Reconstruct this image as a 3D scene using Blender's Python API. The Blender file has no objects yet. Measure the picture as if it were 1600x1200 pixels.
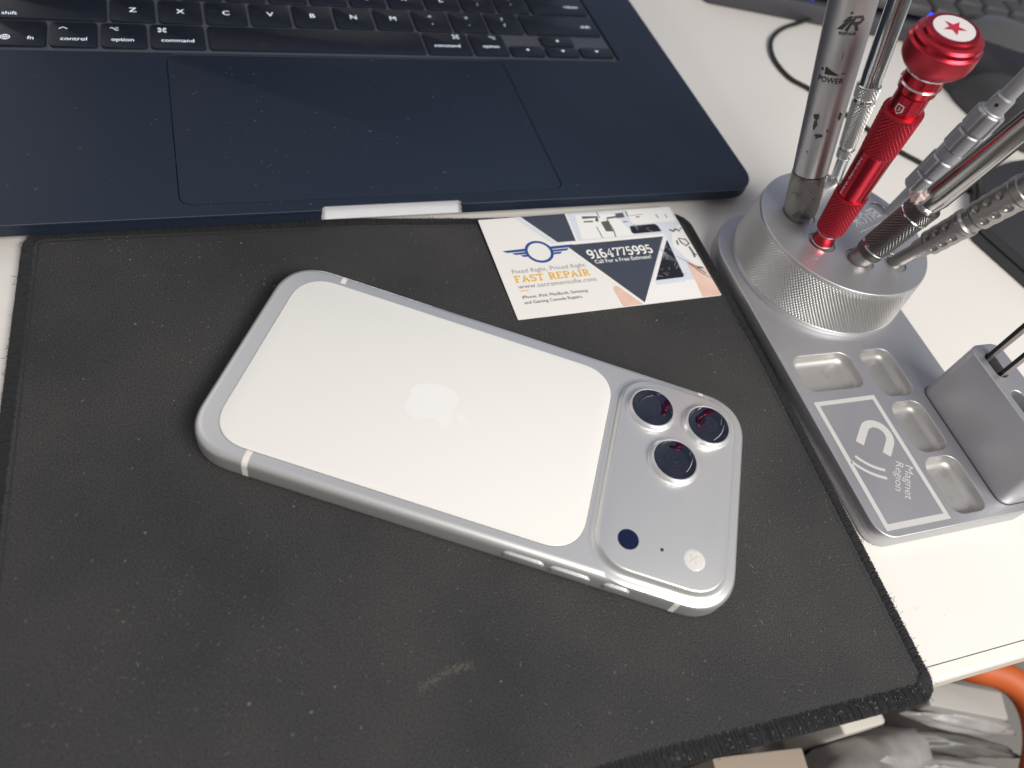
import bpy, bmesh, math, random
from mathutils import Vector, Matrix, Euler, noise
random.seed(7)
S = 0.001                                   # everything below is written in millimetres
R = math.radians
scene = bpy.context.scene
COL = scene.collection

# ------------------------------------------------------------------ helpers
def tag(o, label=None, cat=None, group=None, kind=None):
    if label: o['label'] = label
    if cat: o['category'] = cat
    if group: o['group'] = group
    if kind: o['kind'] = kind
    return o

def empty(name, loc, rot=(0, 0, 0), **k):
    o = bpy.data.objects.new(name, None)
    COL.objects.link(o)
    o.empty_display_size = 0.01
    o.location = Vector(loc) * S
    o.rotation_euler = rot
    return tag(o, **k)

def mk(name, vf, mat, parent=None, smooth=True, angle=35, loc=None, rot=None, **k):
    v, f = vf[0], vf[1]
    me = bpy.data.meshes.new(name)
    me.from_pydata([(a[0] * S, a[1] * S, a[2] * S) for a in v], [], f)
    mats = mat if isinstance(mat, (list, tuple)) else [mat]
    for m in mats: me.materials.append(m)
    if len(vf) > 2:
        me.polygons.foreach_set('material_index', vf[2])
    if smooth:
        me.polygons.foreach_set('use_smooth', [True] * len(me.polygons))
        me.set_sharp_from_angle(angle=R(angle))
    me.validate()
    o = bpy.data.objects.new(name, me)
    COL.objects.link(o)
    if parent: o.parent = parent
    if loc: o.location = Vector(loc) * S
    if rot: o.rotation_euler = rot
    return tag(o, **k)

def join(*vfs):
    V, F = [], []
    for vf in vfs:
        b = len(V); V += list(vf[0]); F += [tuple(i + b for i in f) for f in vf[1]]
    return V, F

def xf(vf, m):
    return [tuple(m @ Vector(p)) for p in vf[0]], vf[1]

def rpoly(pts, r, n=6):
    """closed polygon with rounded corners (CCW); r one number or a list"""
    out = []
    N = len(pts)
    for i in range(N):
        p = Vector(pts[i][:2]); a = Vector(pts[i - 1][:2]); b = Vector(pts[(i + 1) % N][:2])
        rr = r[i] if isinstance(r, (list, tuple)) else r
        u = (a - p).normalized(); w = (b - p).normalized()
        ang = math.acos(max(-1, min(1, u.dot(w))))
        if rr <= 0 or ang > 3.1:
            out.append((p.x, p.y)); continue
        d = rr / math.tan(ang / 2)
        bis = (u + w).normalized(); c = p + bis * (rr / math.sin(ang / 2))
        s = p + u * d - c; e = p + w * d - c
        a0 = math.atan2(s.y, s.x); a1 = math.atan2(e.y, e.x)
        da = (a1 - a0 + math.pi) % (2 * math.pi) - math.pi
        for k in range(n + 1):
            t = a0 + da * k / n
            out.append((c.x + rr * math.cos(t), c.y + rr * math.sin(t)))
    return out

def rrect(x0, x1, y0, y1, r, n=8):
    return rpoly([(x0, y0), (x1, y0), (x1, y1), (x0, y1)], r, n)

def squircle(x0, x1, y0, y1, r, n=14, p=2.4):
    """rounded rectangle with continuous-curvature corners"""
    out = []
    for cx, cy, a0 in ((x1 - r, y0 + r, -90), (x1 - r, y1 - r, 0), (x0 + r, y1 - r, 90), (x0 + r, y0 + r, 180)):
        for k in range(n + 1):
            t = R(a0 + 90 * k / n); c, s = math.cos(t), math.sin(t)
            out.append((cx + r * math.copysign(abs(c) ** (2 / p), c), cy + r * math.copysign(abs(s) ** (2 / p), s)))
    return out

def circ(cx, cy, r, n=32):
    return [(cx + r * math.cos(2 * math.pi * k / n), cy + r * math.sin(2 * math.pi * k / n)) for k in range(n)]

def offset(o, d):
    if abs(d) < 1e-9: return list(o)
    N = len(o); out = []
    for i in range(N):
        p = Vector(o[i]); a = Vector(o[i - 1]); b = Vector(o[(i + 1) % N])
        e1 = p - a; e2 = b - p
        if e1.length < 1e-6: e1 = e2
        if e2.length < 1e-6: e2 = e1
        n1 = Vector((e1.y, -e1.x)).normalized(); n2 = Vector((e2.y, -e2.x)).normalized()
        m = (n1 + n2)
        m = m / max(0.5, m.length_squared / 2) if m.length > 1e-6 else n1
        out.append((p.x + m.x * d, p.y + m.y * d))
    return out

def loft(rings, cap0=True, cap1=True, closed=True):
    n = len(rings[0]); V = []; F = []
    for r in rings: V += [tuple(p) for p in r]
    for i in range(len(rings) - 1):
        for j in range(n if closed else n - 1):
            k = (j + 1) % n
            F.append((i * n + j, i * n + k, (i + 1) * n + k, (i + 1) * n + j))
    if cap0: F.append(tuple(range(n - 1, -1, -1)))
    if cap1: F.append(tuple((len(rings) - 1) * n + j for j in range(n)))
    return V, F

def prof(outline, steps, cap0=True, cap1=True):
    """steps: list of (offset, z) from bottom to top"""
    return loft([[(x, y, z) for x, y in offset(outline, d)] for d, z in steps], cap0, cap1)

def slab(outline, z0, z1, b=0.5, b0=None):
    b0 = b if b0 is None else b0
    st = []
    if b0: st += [(-b0, z0), (-b0 * .3, z0 + b0 * .3)]
    st += [(0, z0 + b0), (0, z1 - b)]
    if b: st += [(-b * .3, z1 - b * .3), (-b, z1)]
    return prof(outline, st)

def flat(pts, z):
    return [(p[0], p[1], z) for p in pts], [tuple(range(len(pts)))]

def solid(pts, z=0, n=10):
    """convex outline cut into thin vertical slices, so that it can be bent round a pen"""
    xs = [p[0] for p in pts]; a, b = min(xs), max(xs); V = []; F = []
    for i in range(n + 1):
        x = a + (b - a) * (i + .001) / (n + .002); ys = []
        for p, q in zip(pts, list(pts[1:]) + [pts[0]]):
            if (p[0] - x) * (q[0] - x) <= 0 and abs(p[0] - q[0]) > 1e-9: ys.append(p[1] + (q[1] - p[1]) * (x - p[0]) / (q[0] - p[0]))
        V += [(x, min(ys), z), (x, max(ys), z)]
        if i: F.append((2 * i - 2, 2 * i, 2 * i + 1, 2 * i - 1))
    return V, F

def ribbon(pts, w, z, closed=False):
    """flat strip along a 2D polyline"""
    N = len(pts); V = []; F = []
    for i in range(N):
        p = Vector(pts[i][:2])
        a = Vector(pts[i - 1][:2]) if (i or closed) else p
        b = Vector(pts[(i + 1) % N][:2]) if (i < N - 1 or closed) else p
        t = ((p - a).normalized() if (p - a).length > 1e-6 else Vector((0, 0))) + ((b - p).normalized() if (b - p).length > 1e-6 else Vector((0, 0)))
        t = t.normalized() if t.length > 1e-6 else Vector((1, 0))
        n = Vector((-t.y, t.x))
        ww = (w[i] if isinstance(w, (list, tuple)) else w) / 2
        V += [(p.x - n.x * ww, p.y - n.y * ww, z), (p.x + n.x * ww, p.y + n.y * ww, z)]
    M = N if closed else N - 1
    for i in range(M):
        a = 2 * i; b = 2 * ((i + 1) % N)
        F.append((a, b, b + 1, a + 1))
    return V, F

def tube(pts, r, n=8, caps=True):
    P = [Vector(p) for p in pts]; rings = []
    up = Vector((0, 0, 1))
    for i, p in enumerate(P):
        t = (P[min(i + 1, len(P) - 1)] - P[max(i - 1, 0)]).normalized()
        u = up.cross(t)
        if u.length < 1e-3: u = Vector((1, 0, 0)).cross(t)
        u.normalize(); v = t.cross(u)
        rr = r[i] if isinstance(r, (list, tuple)) else r
        rings.append([tuple(p + u * (rr * math.cos(2 * math.pi * k / n)) + v * (rr * math.sin(2 * math.pi * k / n))) for k in range(n)])
    return loft(rings, caps, caps)

def smooth_path(pts, n=6, closed=False):
    P = [Vector(p) for p in pts]; N = len(P); out = []
    rng = range(N if closed else N - 1)
    for i in rng:
        g = lambda k: P[k % N] if closed else P[max(0, min(N - 1, k))]
        a, b, c, d = g(i - 1), g(i), g(i + 1), g(i + 2)
        for k in range(n):
            t = k / n
            out.append(0.5 * ((2 * b) + (c - a) * t + (2 * a - 5 * b + 4 * c - d) * t * t + (3 * b - a - 3 * c + d) * t ** 3))
    if not closed: out.append(P[-1])
    return [tuple(v) for v in out]

def lathe(profile, n=48, cap0=True, cap1=True, c=(0, 0)):
    return loft([[(c[0] + r * math.cos(2 * math.pi * k / n), c[1] + r * math.sin(2 * math.pi * k / n), z) for k in range(n)] for z, r in profile], cap0, cap1)

def lathe_fn(ts, n, fn, cap0=True, cap1=True):
    rings = []
    for t in ts:
        ring = []
        for k in range(n):
            a = 2 * math.pi * k / n; r = fn(t, a)
            ring.append((r * math.cos(a), r * math.sin(a), t))
        rings.append(ring)
    return loft(rings, cap0, cap1)

def lin(a, b, n):
    return [a + (b - a) * i / (n - 1) for i in range(n)]

def interp(tab, t):
    if t <= tab[0][0]: return tab[0][1]
    for (a, ra), (b, rb) in zip(tab, tab[1:]):
        if t <= b: return ra + (rb - ra) * (t - a) / max(1e-9, b - a)
    return tab[-1][1]

def knurl(tab, t0, t1, pitch, amp, edge=0.5, per=4):
    """lathe part with a diamond knurl following the (t, r) table"""
    rm = interp(tab, (t0 + t1) / 2)
    nd = max(12, round(2 * math.pi * rm / pitch))
    n = nd * per
    pz = pitch * 1.25
    nt = int((t1 - t0) / pz * per) + 1; t1 = t0 + (nt - 1) * pz / per
    def fn(t, a):
        u = a / (2 * math.pi) * nd; v = (t - t0) / pz
        p, q = u + v, u - v
        h = min(abs((p % 1) - .5), abs((q % 1) - .5)) * 2
        e = min(1, (t - t0) / edge, (t1 - t) / edge)
        return interp(tab, t) - amp * (1 - min(1, h * 1.6)) * max(0, e) - (0.25 * edge) * (1 - max(0, e)) ** 2
    return lathe_fn(lin(t0, t1, nt), n, fn)

def curve_plate(outline, holes, z0, z1, bevel=0.0):
    """flat plate with holes and bevelled rims, as (verts, faces) in mm"""
    cu = bpy.data.curves.new('plate', 'CURVE'); cu.dimensions = '2D'; cu.fill_mode = 'BOTH'
    for loop in [outline] + list(holes):
        sp = cu.splines.new('POLY'); sp.points.add(len(loop) - 1)
        for p, q in zip(sp.points, loop): p.co = (q[0], q[1], 0, 1)
        sp.use_cyclic_u = True
    cu.extrude = (z1 - z0) / 2 - bevel; cu.bevel_depth = bevel; cu.bevel_resolution = 2; cu.offset = -bevel
    o = bpy.data.objects.new('plate', cu); COL.objects.link(o)
    me = bpy.data.meshes.new_from_object(o.evaluated_get(bpy.context.evaluated_depsgraph_get()))
    V = [(v.co.x, v.co.y, v.co.z + (z0 + z1) / 2) for v in me.vertices]
    F = [tuple(p.vertices) for p in me.polygons]
    bpy.data.objects.remove(o); bpy.data.curves.remove(cu); bpy.data.meshes.remove(me)
    return V, F

_tc = {}
def text_raw(body, bold=0.0, shear=0.0):
    key = (body, bold, shear)
    if key in _tc: return _tc[key]
    cu = bpy.data.curves.new('txt', 'FONT'); cu.body = body; cu.size = 1; cu.resolution_u = 3
    cu.offset = bold; cu.shear = shear; cu.fill_mode = 'FRONT'
    o = bpy.data.objects.new('txt', cu); COL.objects.link(o)
    me = bpy.data.meshes.new_from_object(o.evaluated_get(bpy.context.evaluated_depsgraph_get()))
    V = [(v.co.x, v.co.y, 0) for v in me.vertices]; F = [tuple(p.vertices) for p in me.polygons]
    bpy.data.objects.remove(o); bpy.data.curves.remove(cu); bpy.data.meshes.remove(me)
    _tc[key] = (V, F)
    return V, F

def text(body, x0, x1, y, cap, z, bold=0.0, shear=0.0, rot=0, center=None):
    """text fitted between x0 and x1 (x1 None: natural width), cap height cap, baseline y"""
    V, F = text_raw(body, bold, shear)
    a = min(v[0] for v in V); b = max(v[0] for v in V)
    sy = cap / 0.70
    sx = (x1 - x0) / (b - a) if x1 is not None else sy
    V = [((v[0] - a) * sx, v[1] * sy) for v in V]
    if center is not None:
        w = (b - a) * sx; V = [(p[0] - w / 2, p[1]) for p in V]
    c, s = math.cos(rot), math.sin(rot)
    return [(x0 + p[0] * c - p[1] * s, y + p[0] * s + p[1] * c, z) for p in V], F

# ------------------------------------------------------------------ slab-serif stroke letters for the card
def slab_text(body, x0, x1, y, h, w, z, squash=1.0):
    """heavy slab-serif lettering drawn from strokes"""
    g = {}
    arc = lambda cx, cy, rx, ry, a0, a1, n=10: [(cx + rx * math.cos(R(a0 + (a1 - a0) * k / n)), cy + ry * math.sin(R(a0 + (a1 - a0) * k / n))) for k in range(n + 1)]
    g['9'] = (.62, [arc(.31, .68, .24, .26, 0, 360, 18), [(.55, .68)] + arc(.29, .35, .26, .31, 20, -110, 8)])
    g['6'] = (.62, [arc(.31, .28, .24, .26, 0, 360, 18), [(.07, .28)] + arc(.33, .61, .26, .31, 200, 70, 8)])
    g['1'] = (.48, [[(.08, .78), (.26, .92), (.26, .04)], [(.06, .04), (.46, .04)]])
    g['4'] = (.66, [[(.42, .04), (.42, .93), (.05, .28), (.6, .28)], [(.28, .04), (.56, .04)]])
    g['7'] = (.58, [[(.05, .74), (.05, .93), (.53, .93), (.24, .04)]])
    g['5'] = (.6, [[(.5, .93), (.13, .93), (.1, .53)] + arc(.29, .31, .24, .27, 125, -150, 12)])
    g['F'] = (.62, [[(.16, .04), (.16, .95)], [(.04, .95), (.58, .95), (.58, .76)], [(.16, .52), (.44, .52)], [(.04, .04), (.32, .04)]])
    g['A'] = (.74, [[(.1, .04), (.37, .95), (.64, .04)], [(.2, .33), (.54, .33)], [(0, .04), (.22, .04)], [(.52, .04), (.74, .04)]])
    g['S'] = (.6, [arc(.3, .7, .22, .23, 10, 250, 10) + arc(.3, .27, .24, .25, 80, -170, 10)])
    g['T'] = (.68, [[(.05, .74), (.05, .95), (.63, .95), (.63, .74)], [(.34, .95), (.34, .04)], [(.2, .04), (.48, .04)]])
    g['R'] = (.7, [[(.16, .04), (.16, .95)], [(.04, .95), (.36, .95)] + arc(.36, .72, .2, .23, 90, -90, 8) + [(.16, .49)], [(.36, .49), (.6, .04)], [(.04, .04), (.3, .04)], [(.52, .04), (.7, .04)]])
    g['E'] = (.64, [[(.16, .04), (.16, .95)], [(.04, .95), (.56, .95), (.56, .78)], [(.16, .52), (.42, .52)], [(.04, .04), (.58, .04), (.58, .22)]])
    g['P'] = (.64, [[(.16, .04), (.16, .95)], [(.04, .95), (.36, .95)] + arc(.36, .7, .22, .25, 90, -90, 8) + [(.16, .45)], [(.04, .04), (.32, .04)]])
    g['I'] = (.34, [[(.17, .04), (.17, .95)], [(.04, .95), (.3, .95)], [(.04, .04), (.3, .04)]])
    g[' '] = (.34, [])
    adv = 0; strokes = []
    for ch in body:
        wd, st = g[ch]
        for s_ in st: strokes.append([(adv + p[0], p[1]) for p in s_])
        adv += wd + .1
    sx = (x1 - x0) / (adv - .1)
    out = ([], [])
    for i, s_ in enumerate(strokes):
        out = join(out, ribbon([(x0 + p[0] * sx, y + p[1] * h) for p in s_], w, z + i * 0.0006))
    return out

# ------------------------------------------------------------------ materials
def pbr(name, col, rough=.5, metal=0.0, bump=None, rvar=None, cvar=None, coat=0, spec=None, emit=None, aniso=0, sheen=0, trans=0):
    m = bpy.data.materials.new(name); m.use_nodes = True
    nt = m.node_tree; b = nt.nodes['Principled BSDF']
    b.inputs['Base Color'].default_value = (*col, 1); b.inputs['Roughness'].default_value = rough
    b.inputs['Metallic'].default_value = metal
    if coat: b.inputs['Coat Weight'].default_value = coat; b.inputs['Coat Roughness'].default_value = .05
    if spec is not None: b.inputs['Specular IOR Level'].default_value = spec
    if emit: b.inputs['Emission Color'].default_value = (*emit[:3], 1); b.inputs['Emission Strength'].default_value = emit[3]
    if sheen: b.inputs['Sheen Weight'].default_value = sheen
    if trans: b.inputs['Transmission Weight'].default_value = trans
    tc = nt.nodes.new('ShaderNodeTexCoord')
    def noise_n(scale, det=3):
        n = nt.nodes.new('ShaderNodeTexNoise'); n.inputs['Scale'].default_value = scale; n.inputs['Detail'].default_value = det
        nt.links.new(tc.outputs['Object'], n.inputs['Vector']); return n
    if bump:
        n = noise_n(bump[0], 4); bp = nt.nodes.new('ShaderNodeBump'); bp.inputs['Strength'].default_value = bump[1]; bp.inputs['Distance'].default_value = bump[2] * S
        nt.links.new(n.outputs['Fac'], bp.inputs['Height']); nt.links.new(bp.outputs['Normal'], b.inputs['Normal'])
    if rvar:
        n = noise_n(rvar[0], 5); mr = nt.nodes.new('ShaderNodeMapRange'); mr.inputs['From Min'].default_value = .3; mr.inputs['From Max'].default_value = .7
        mr.inputs['To Min'].default_value = rough - rvar[1]; mr.inputs['To Max'].default_value = rough + rvar[1]
        nt.links.new(n.outputs['Fac'], mr.inputs['Value']); nt.links.new(mr.outputs['Result'], b.inputs['Roughness'])
    if cvar:
        n = noise_n(cvar[0], 6); mx = nt.nodes.new('ShaderNodeMix'); mx.data_type = 'RGBA'
        mx.inputs['A'].default_value = (*col, 1); mx.inputs['B'].default_value = (*cvar[1], 1)
        mr = nt.nodes.new('ShaderNodeMapRange'); mr.inputs['From Min'].default_value = cvar[2]; mr.inputs['From Max'].default_value = cvar[3]
        nt.links.new(n.outputs['Fac'], mr.inputs['Value']); nt.links.new(mr.outputs['Result'], mx.inputs['Factor'])
        nt.links.new(mx.outputs['Result'], b.inputs['Base Color'])
    return m

M = {}
M['desk_mark'] = pbr('desk_scuff', (.50, .47, .43), .6)
M['desk'] = pbr('desk_laminate', (.80, .775, .735), .42, bump=(900, .12, .15), cvar=(9, (.77, .74, .70), .45, .8))
M['desk_edge'] = pbr('desk_edge_band', (.82, .78, .72), .38)
M['gap'] = pbr('dark_gap', (.02, .02, .022), .7)
M['silver'] = pbr('silver_anodised_aluminium', (.77, .775, .775), .38, .76, bump=(5200, .10, .02))
M['silver_band'] = pbr('antenna_plastic', (.80, .76, .72), .5)
M['white_glass'] = pbr('frosted_white_glass', (.81, .80, .77), .34, rvar=(25, .03))
M['logo'] = pbr('pearl_logo', (.885, .88, .86), .14, .05)
M['lens'] = pbr('lens_black_glass', (.003, .005, .018), .03, coat=1.0, spec=.8)
M['lens_ring'] = pbr('lens_inner_ring', (.05, .055, .07), .2, .4)
M['lidar'] = pbr('dark_blue_glass', (.004, .010, .045), .12)
M['flash'] = pbr('flash_diffuser', (.70, .69, .67), .14, coat=1.0)
M['flash_core'] = pbr('flash_core', (.74, .68, .58), .2, coat=.5)
M['laptop'] = pbr('midnight_aluminium', (.018, .029, .053), .50, .30, bump=(6000, .08, .02), rvar=(14, .05))
M['laptop_rim'] = pbr('midnight_rim', (.16, .17, .20), .3, .8)
M['trackpad'] = pbr('trackpad_glass', (.0185, .0285, .0515), .56, .26, rvar=(18, .05), spec=.35)
M['key'] = pbr('black_key_plastic', (.008, .012, .022), .40, bump=(3500, .1, .02), cvar=(240, (.018, .023, .036), .55, .8))
M['well'] = pbr('key_well', (.075, .085, .112), .5)
M['legend'] = pbr('backlit_legend', (.8, .85, .9), .5, emit=(.68, .80, 1.0, .62))
M['notch'] = pbr('notch_painted_gleam', (.80, .81, .85), .42, .75)  # light reflected in the scoop, put into the colour as paler metal
M['bezel'] = pbr('black_bezel', (.008, .008, .01), .2)
M['card'] = pbr('card_stock', (.84, .83, .79), .38)
M['ink_slate'] = pbr('ink_slate', (.055, .065, .092), .35)
M['ink_blue'] = pbr('ink_blue', (.03, .075, .29), .35)
M['ink_orange'] = pbr('ink_orange', (.86, .47, .06), .35)
M['ink_grey'] = pbr('ink_grey', (.30, .29, .29), .35)
M['ink_dark'] = pbr('ink_dark', (.12, .11, .11), .35)
M['ink_white'] = pbr('ink_white', (.88, .87, .85), .35)
M['ink_pale'] = pbr('ink_pale_blue', (.70, .74, .82), .35)
M['ink_black'] = pbr('ink_black', (.015, .015, .017), .3)
M['ink_mid'] = pbr('ink_mid_grey', (.33, .36, .42), .35)
M['ink_skin'] = pbr('ink_skin', (.76, .49, .38), .35, cvar=(60, (.84, .64, .54), .4, .65))
M['holder'] = pbr('grey_anodised_aluminium', (.54, .54, .57), .44, .78, bump=(4200, .16, .03), rvar=(30, .04))
M['holder_top'] = pbr('turned_aluminium', (.64, .64, .66), .40, .82, bump=(4200, .12, .03))
M['knurl'] = pbr('knurled_aluminium', (.60, .595, .59), .38, .85)
M['pocket'] = pbr('milled_aluminium', (.54, .53, .52), .46, .75, bump=(1800, .3, .06), cvar=(260, (.46, .45, .44), .56, .76))
M['etch'] = pbr('laser_etched_white', (.56, .55, .54), .55)
M['etch_soft'] = pbr('laser_etched_grey', (.72, .73, .76), .55, .3)
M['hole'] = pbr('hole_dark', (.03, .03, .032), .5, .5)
M['steel'] = pbr('brushed_steel', (.58, .57, .58), .42, .88, rvar=(60, .06))
M['steel_knurl'] = pbr('grimy_knurled_steel', (.42, .41, .40), .36, .9, cvar=(170, (.16, .15, .14), .52, .72))
M['chrome'] = pbr('polished_steel', (.62, .64, .64), .14, 1.0)
M['chrome_knurl'] = pbr('knurled_chrome', (.58, .585, .575), .34, .9)
M['red'] = pbr('red_anodised', (.47, .022, .040), .27, .85)
M['red_matte'] = pbr('red_anodised_blasted', (.49, .035, .055), .40, .74, bump=(3000, .2, .05))
M['bare_ring'] = pbr('bare_polished_ring', (.85, .83, .82), .18, 1.0)
M['star'] = pbr('red_star_print', (.48, .02, .05), .4)
M['cap_white'] = pbr('white_cap_disc', (.72, .68, .68), .42)
M['gun'] = pbr('gunmetal', (.24, .235, .23), .28, 1.0)
M['barrel'] = pbr('grey_polished_barrel', (.42, .415, .405), .2, 1.0)
M['gun_mid'] = pbr('satin_gunmetal', (.36, .34, .33), .40, .92)
M['glue'] = pbr('pinkish_glue', (.78, .64, .60), .35, cvar=(500, (.86, .80, .77), .4, .7))
M['hexgrey'] = pbr('satin_grey_aluminium', (.44, .45, .48), .48, .7)
M['ink_pen'] = pbr('black_pen_print', (.03, .03, .032), .5)
M['wear'] = pbr('worn_patch', (.055, .05, .055), .6)
M['cable'] = pbr('black_cable', (.012, .014, .014), .45)
M['kb_body'] = pbr('dark_keyboard_case', (.060, .058, .070), .6, bump=(2500, .25, .05))
M['kb_key'] = pbr('grey_key', (.07, .068, .07), .55, bump=(2500, .2, .04))
M['kb_under'] = pbr('keyboard_underside', (.012, .012, .018), .5)
M['blue_led'] = pbr('blue_backlight', (.02, .04, .4), .4, emit=(.02, .06, 1.0, 3.0))
M['mouse'] = pbr('black_mouse_plastic', (.022, .022, .028), .38, bump=(2500, .15, .04))
M['mouse_grey'] = pbr('grey_mouse_plastic', (.10, .098, .098), .33)
M['mouse_mid'] = pbr('dark_grey_rubber', (.05, .05, .054), .6)
M['black_box'] = pbr('dark_grey_case', (.036, .036, .042), .55, bump=(1800, .3, .06))
M['tw_black'] = pbr('black_tweezer_faces', (.012, .011, .012), .35)
M['tw_grey'] = pbr('grey_tweezer_face', (.30, .27, .26), .45, .5)
M['rubber'] = pbr('rubber', (.02, .02, .02), .8)
M['thread'] = pbr('black_thread', (.0075, .008, .011), .85, sheen=.12)
M['lint'] = pbr('pale_lint', (.34, .325, .31), .9)
M['dust'] = pbr('grey_dust', (.20, .21, .23), .9)
M['floor'] = pbr('grey_floor', (.22, .21, .20), .6, cvar=(6, (.30, .28, .27), .4, .6))
M['orange'] = pbr('orange_plastic', (.62, .13, .03), .55)
M['pale_box'] = pbr('pale_plastic', (.42, .405, .39), .5)
M['grey_bag'] = pbr('grey_plastic_film', (.27, .26, .255), .3, cvar=(40, (.40, .39, .39), .45, .7))
M['beige'] = pbr('beige_cardboard', (.40, .33, .27), .7)
M['fin'] = pbr('grey_fins', (.13, .125, .12), .4)
M['cream'] = pbr('cream_plastic', (.60, .57, .52), .5)

def mat_cloth():
    m = pbr('mat_cloth', (.048, .047, .046), .88)
    nt = m.node_tree; N = nt.nodes; L = nt.links; b = N['Principled BSDF']; tc = N['Texture Coordinate']
    b.inputs['Specular IOR Level'].default_value = .25
    # fine diagonal twill
    mp = N.new('ShaderNodeMapping'); mp.inputs['Rotation'].default_value = (0, 0, R(38)); L.new(tc.outputs['Object'], mp.inputs['Vector'])
    wv = N.new('ShaderNodeTexWave'); wv.inputs['Scale'].default_value = 560; wv.inputs['Distortion'].default_value = 3; wv.inputs['Detail'].default_value = 2; wv.inputs['Detail Scale'].default_value = 3
    L.new(mp.outputs['Vector'], wv.inputs['Vector'])
    n1 = N.new('ShaderNodeTexNoise'); n1.inputs['Scale'].default_value = 3600; n1.inputs['Detail'].default_value = 3; L.new(tc.outputs['Object'], n1.inputs['Vector'])
    ad = N.new('ShaderNodeMath'); ad.operation = 'ADD'; L.new(wv.outputs['Fac'], ad.inputs[0]); L.new(n1.outputs['Fac'], ad.inputs[1])
    bp = N.new('ShaderNodeBump'); bp.inputs['Strength'].default_value = .16; bp.inputs['Distance'].default_value = .06 * S
    L.new(ad.outputs[0], bp.inputs['Height']); L.new(bp.outputs['Normal'], b.inputs['Normal'])
    # large faint soiling + fine grain + sparse pale specks
    n2 = N.new('ShaderNodeTexNoise'); n2.inputs['Scale'].default_value = 17; n2.inputs['Detail'].default_value = 5; L.new(tc.outputs['Object'], n2.inputs['Vector'])
    r2 = N.new('ShaderNodeValToRGB'); r2.color_ramp.elements[0].position = .32; r2.color_ramp.elements[1].position = .72
    r2.color_ramp.elements[0].color = (.031, .031, .033, 1); r2.color_ramp.elements[1].color = (.053, .052, .0515, 1)
    L.new(n2.outputs['Fac'], r2.inputs['Fac'])
    n3 = N.new('ShaderNodeTexNoise'); n3.inputs['Scale'].default_value = 3000; n3.inputs['Detail'].default_value = 2; L.new(tc.outputs['Object'], n3.inputs['Vector'])
    r3 = N.new('ShaderNodeMapRange'); r3.inputs['From Min'].default_value = .35; r3.inputs['From Max'].default_value = .75; r3.inputs['To Min'].default_value = .40; r3.inputs['To Max'].default_value = 2.1
    L.new(n3.outputs['Fac'], r3.inputs['Value'])
    mul = N.new('ShaderNodeMix'); mul.data_type = 'RGBA'; mul.blend_type = 'MULTIPLY'; mul.inputs['Factor'].default_value = 1
    L.new(r2.outputs['Color'], mul.inputs['A']); L.new(r3.outputs['Result'], mul.inputs['B'])
    n4 = N.new('ShaderNodeTexNoise'); n4.inputs['Scale'].default_value = 650; n4.inputs['Detail'].default_value = 1; L.new(tc.outputs['Object'], n4.inputs['Vector'])
    r4 = N.new('ShaderNodeMapRange'); r4.inputs['From Min'].default_value = .745; r4.inputs['From Max'].default_value = .84; L.new(n4.outputs['Fac'], r4.inputs['Value'])
    mx = N.new('ShaderNodeMix'); mx.data_type = 'RGBA'; mx.inputs['B'].default_value = (.20, .195, .19, 1)
    L.new(mul.outputs['Result'], mx.inputs['A']); L.new(r4.outputs['Result'], mx.inputs['Factor'])
    L.new(mx.outputs['Result'], b.inputs['Base Color'])
    return m
M['mat'] = mat_cloth()

# ------------------------------------------------------------------ camera
CAM = Vector((-64.8, -112.5, 198.1))
rows = [[0.9449860039355913, -0.2568307568327235, 0.2025818716237288],
        [-0.09710190523580209, -0.8116386484414642, -0.5760329195069416],
        [0.3123662471609565, 0.5246719610393181, -0.791925918841994]]
cd = bpy.data.cameras.new('camera'); cam = bpy.data.objects.new('camera', cd); COL.objects.link(cam)
rx, ry, rz = Vector(rows[0]), -Vector(rows[1]), -Vector(rows[2])
mw = Matrix((rx, ry, rz)).transposed().to_4x4(); mw.translation = CAM * S
cam.matrix_world = mw
cd.sensor_width = 36; cd.lens = 1157.456 / 1600 * 36; cd.clip_start = .01; cd.clip_end = 50
cd.dof.use_dof = True; cd.dof.focus_distance = .252; cd.dof.aperture_fstop = 10
scene.camera = cam

# ------------------------------------------------------------------ setting: desk and floor
desk = prof([(-900, -96.6), (1100, -96.6), (1100, 1100), (-900, 1100)], [(0, -24), (0, -3)])
mk('desk', desk, M['desk'], smooth=False, kind='structure')
edge = loft([[(x, y, z) for y, z in [(-96.9, -24), (-100.6, -24), (-101.4, -23.2), (-101.4, -4.4), (-100.9, -3.4), (-99.9, -3.0), (-96.9, -3.0)]] for x in (-900, 1100)])
mk('desk_edge', edge, M['desk_edge'], smooth=False, kind='structure')
mk('floor', flat([(-2500, -2500), (2500, -2500), (2500, 1500), (-2500, 1500)], -330), M['floor'], smooth=False, kind='structure')
mk('floor_joint', flat([(-900, -96.9), (1100, -96.9), (1100, -96.6), (-900, -96.6)], -3.15), M['gap'], smooth=False, kind='structure').name = 'desk_joint'

V, F = [], []
rd = random.Random(12)
for i in range(150):
    x, y = rd.uniform(95, 330), rd.uniform(-95, 260)
    a = rd.uniform(0, 3.1); l = rd.choice((rd.uniform(.2, .7), rd.uniform(.2, .6), rd.uniform(1, 4)))
    vf = ribbon([(x, y), (x + l * .5 * math.cos(a), y + l * .5 * math.sin(a)), (x + l * math.cos(a + .3), y + l * math.sin(a + .3))], [.05, rd.uniform(.10, .4) if l < 1 else .14, .05], -2.98 + i * .0002)
    b = len(V); V += vf[0]; F += [tuple(k + b for k in f) for f in vf[1]]
mk('desk_scuffs', (V, F), M['desk_mark'], smooth=False, kind='stuff')

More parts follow.
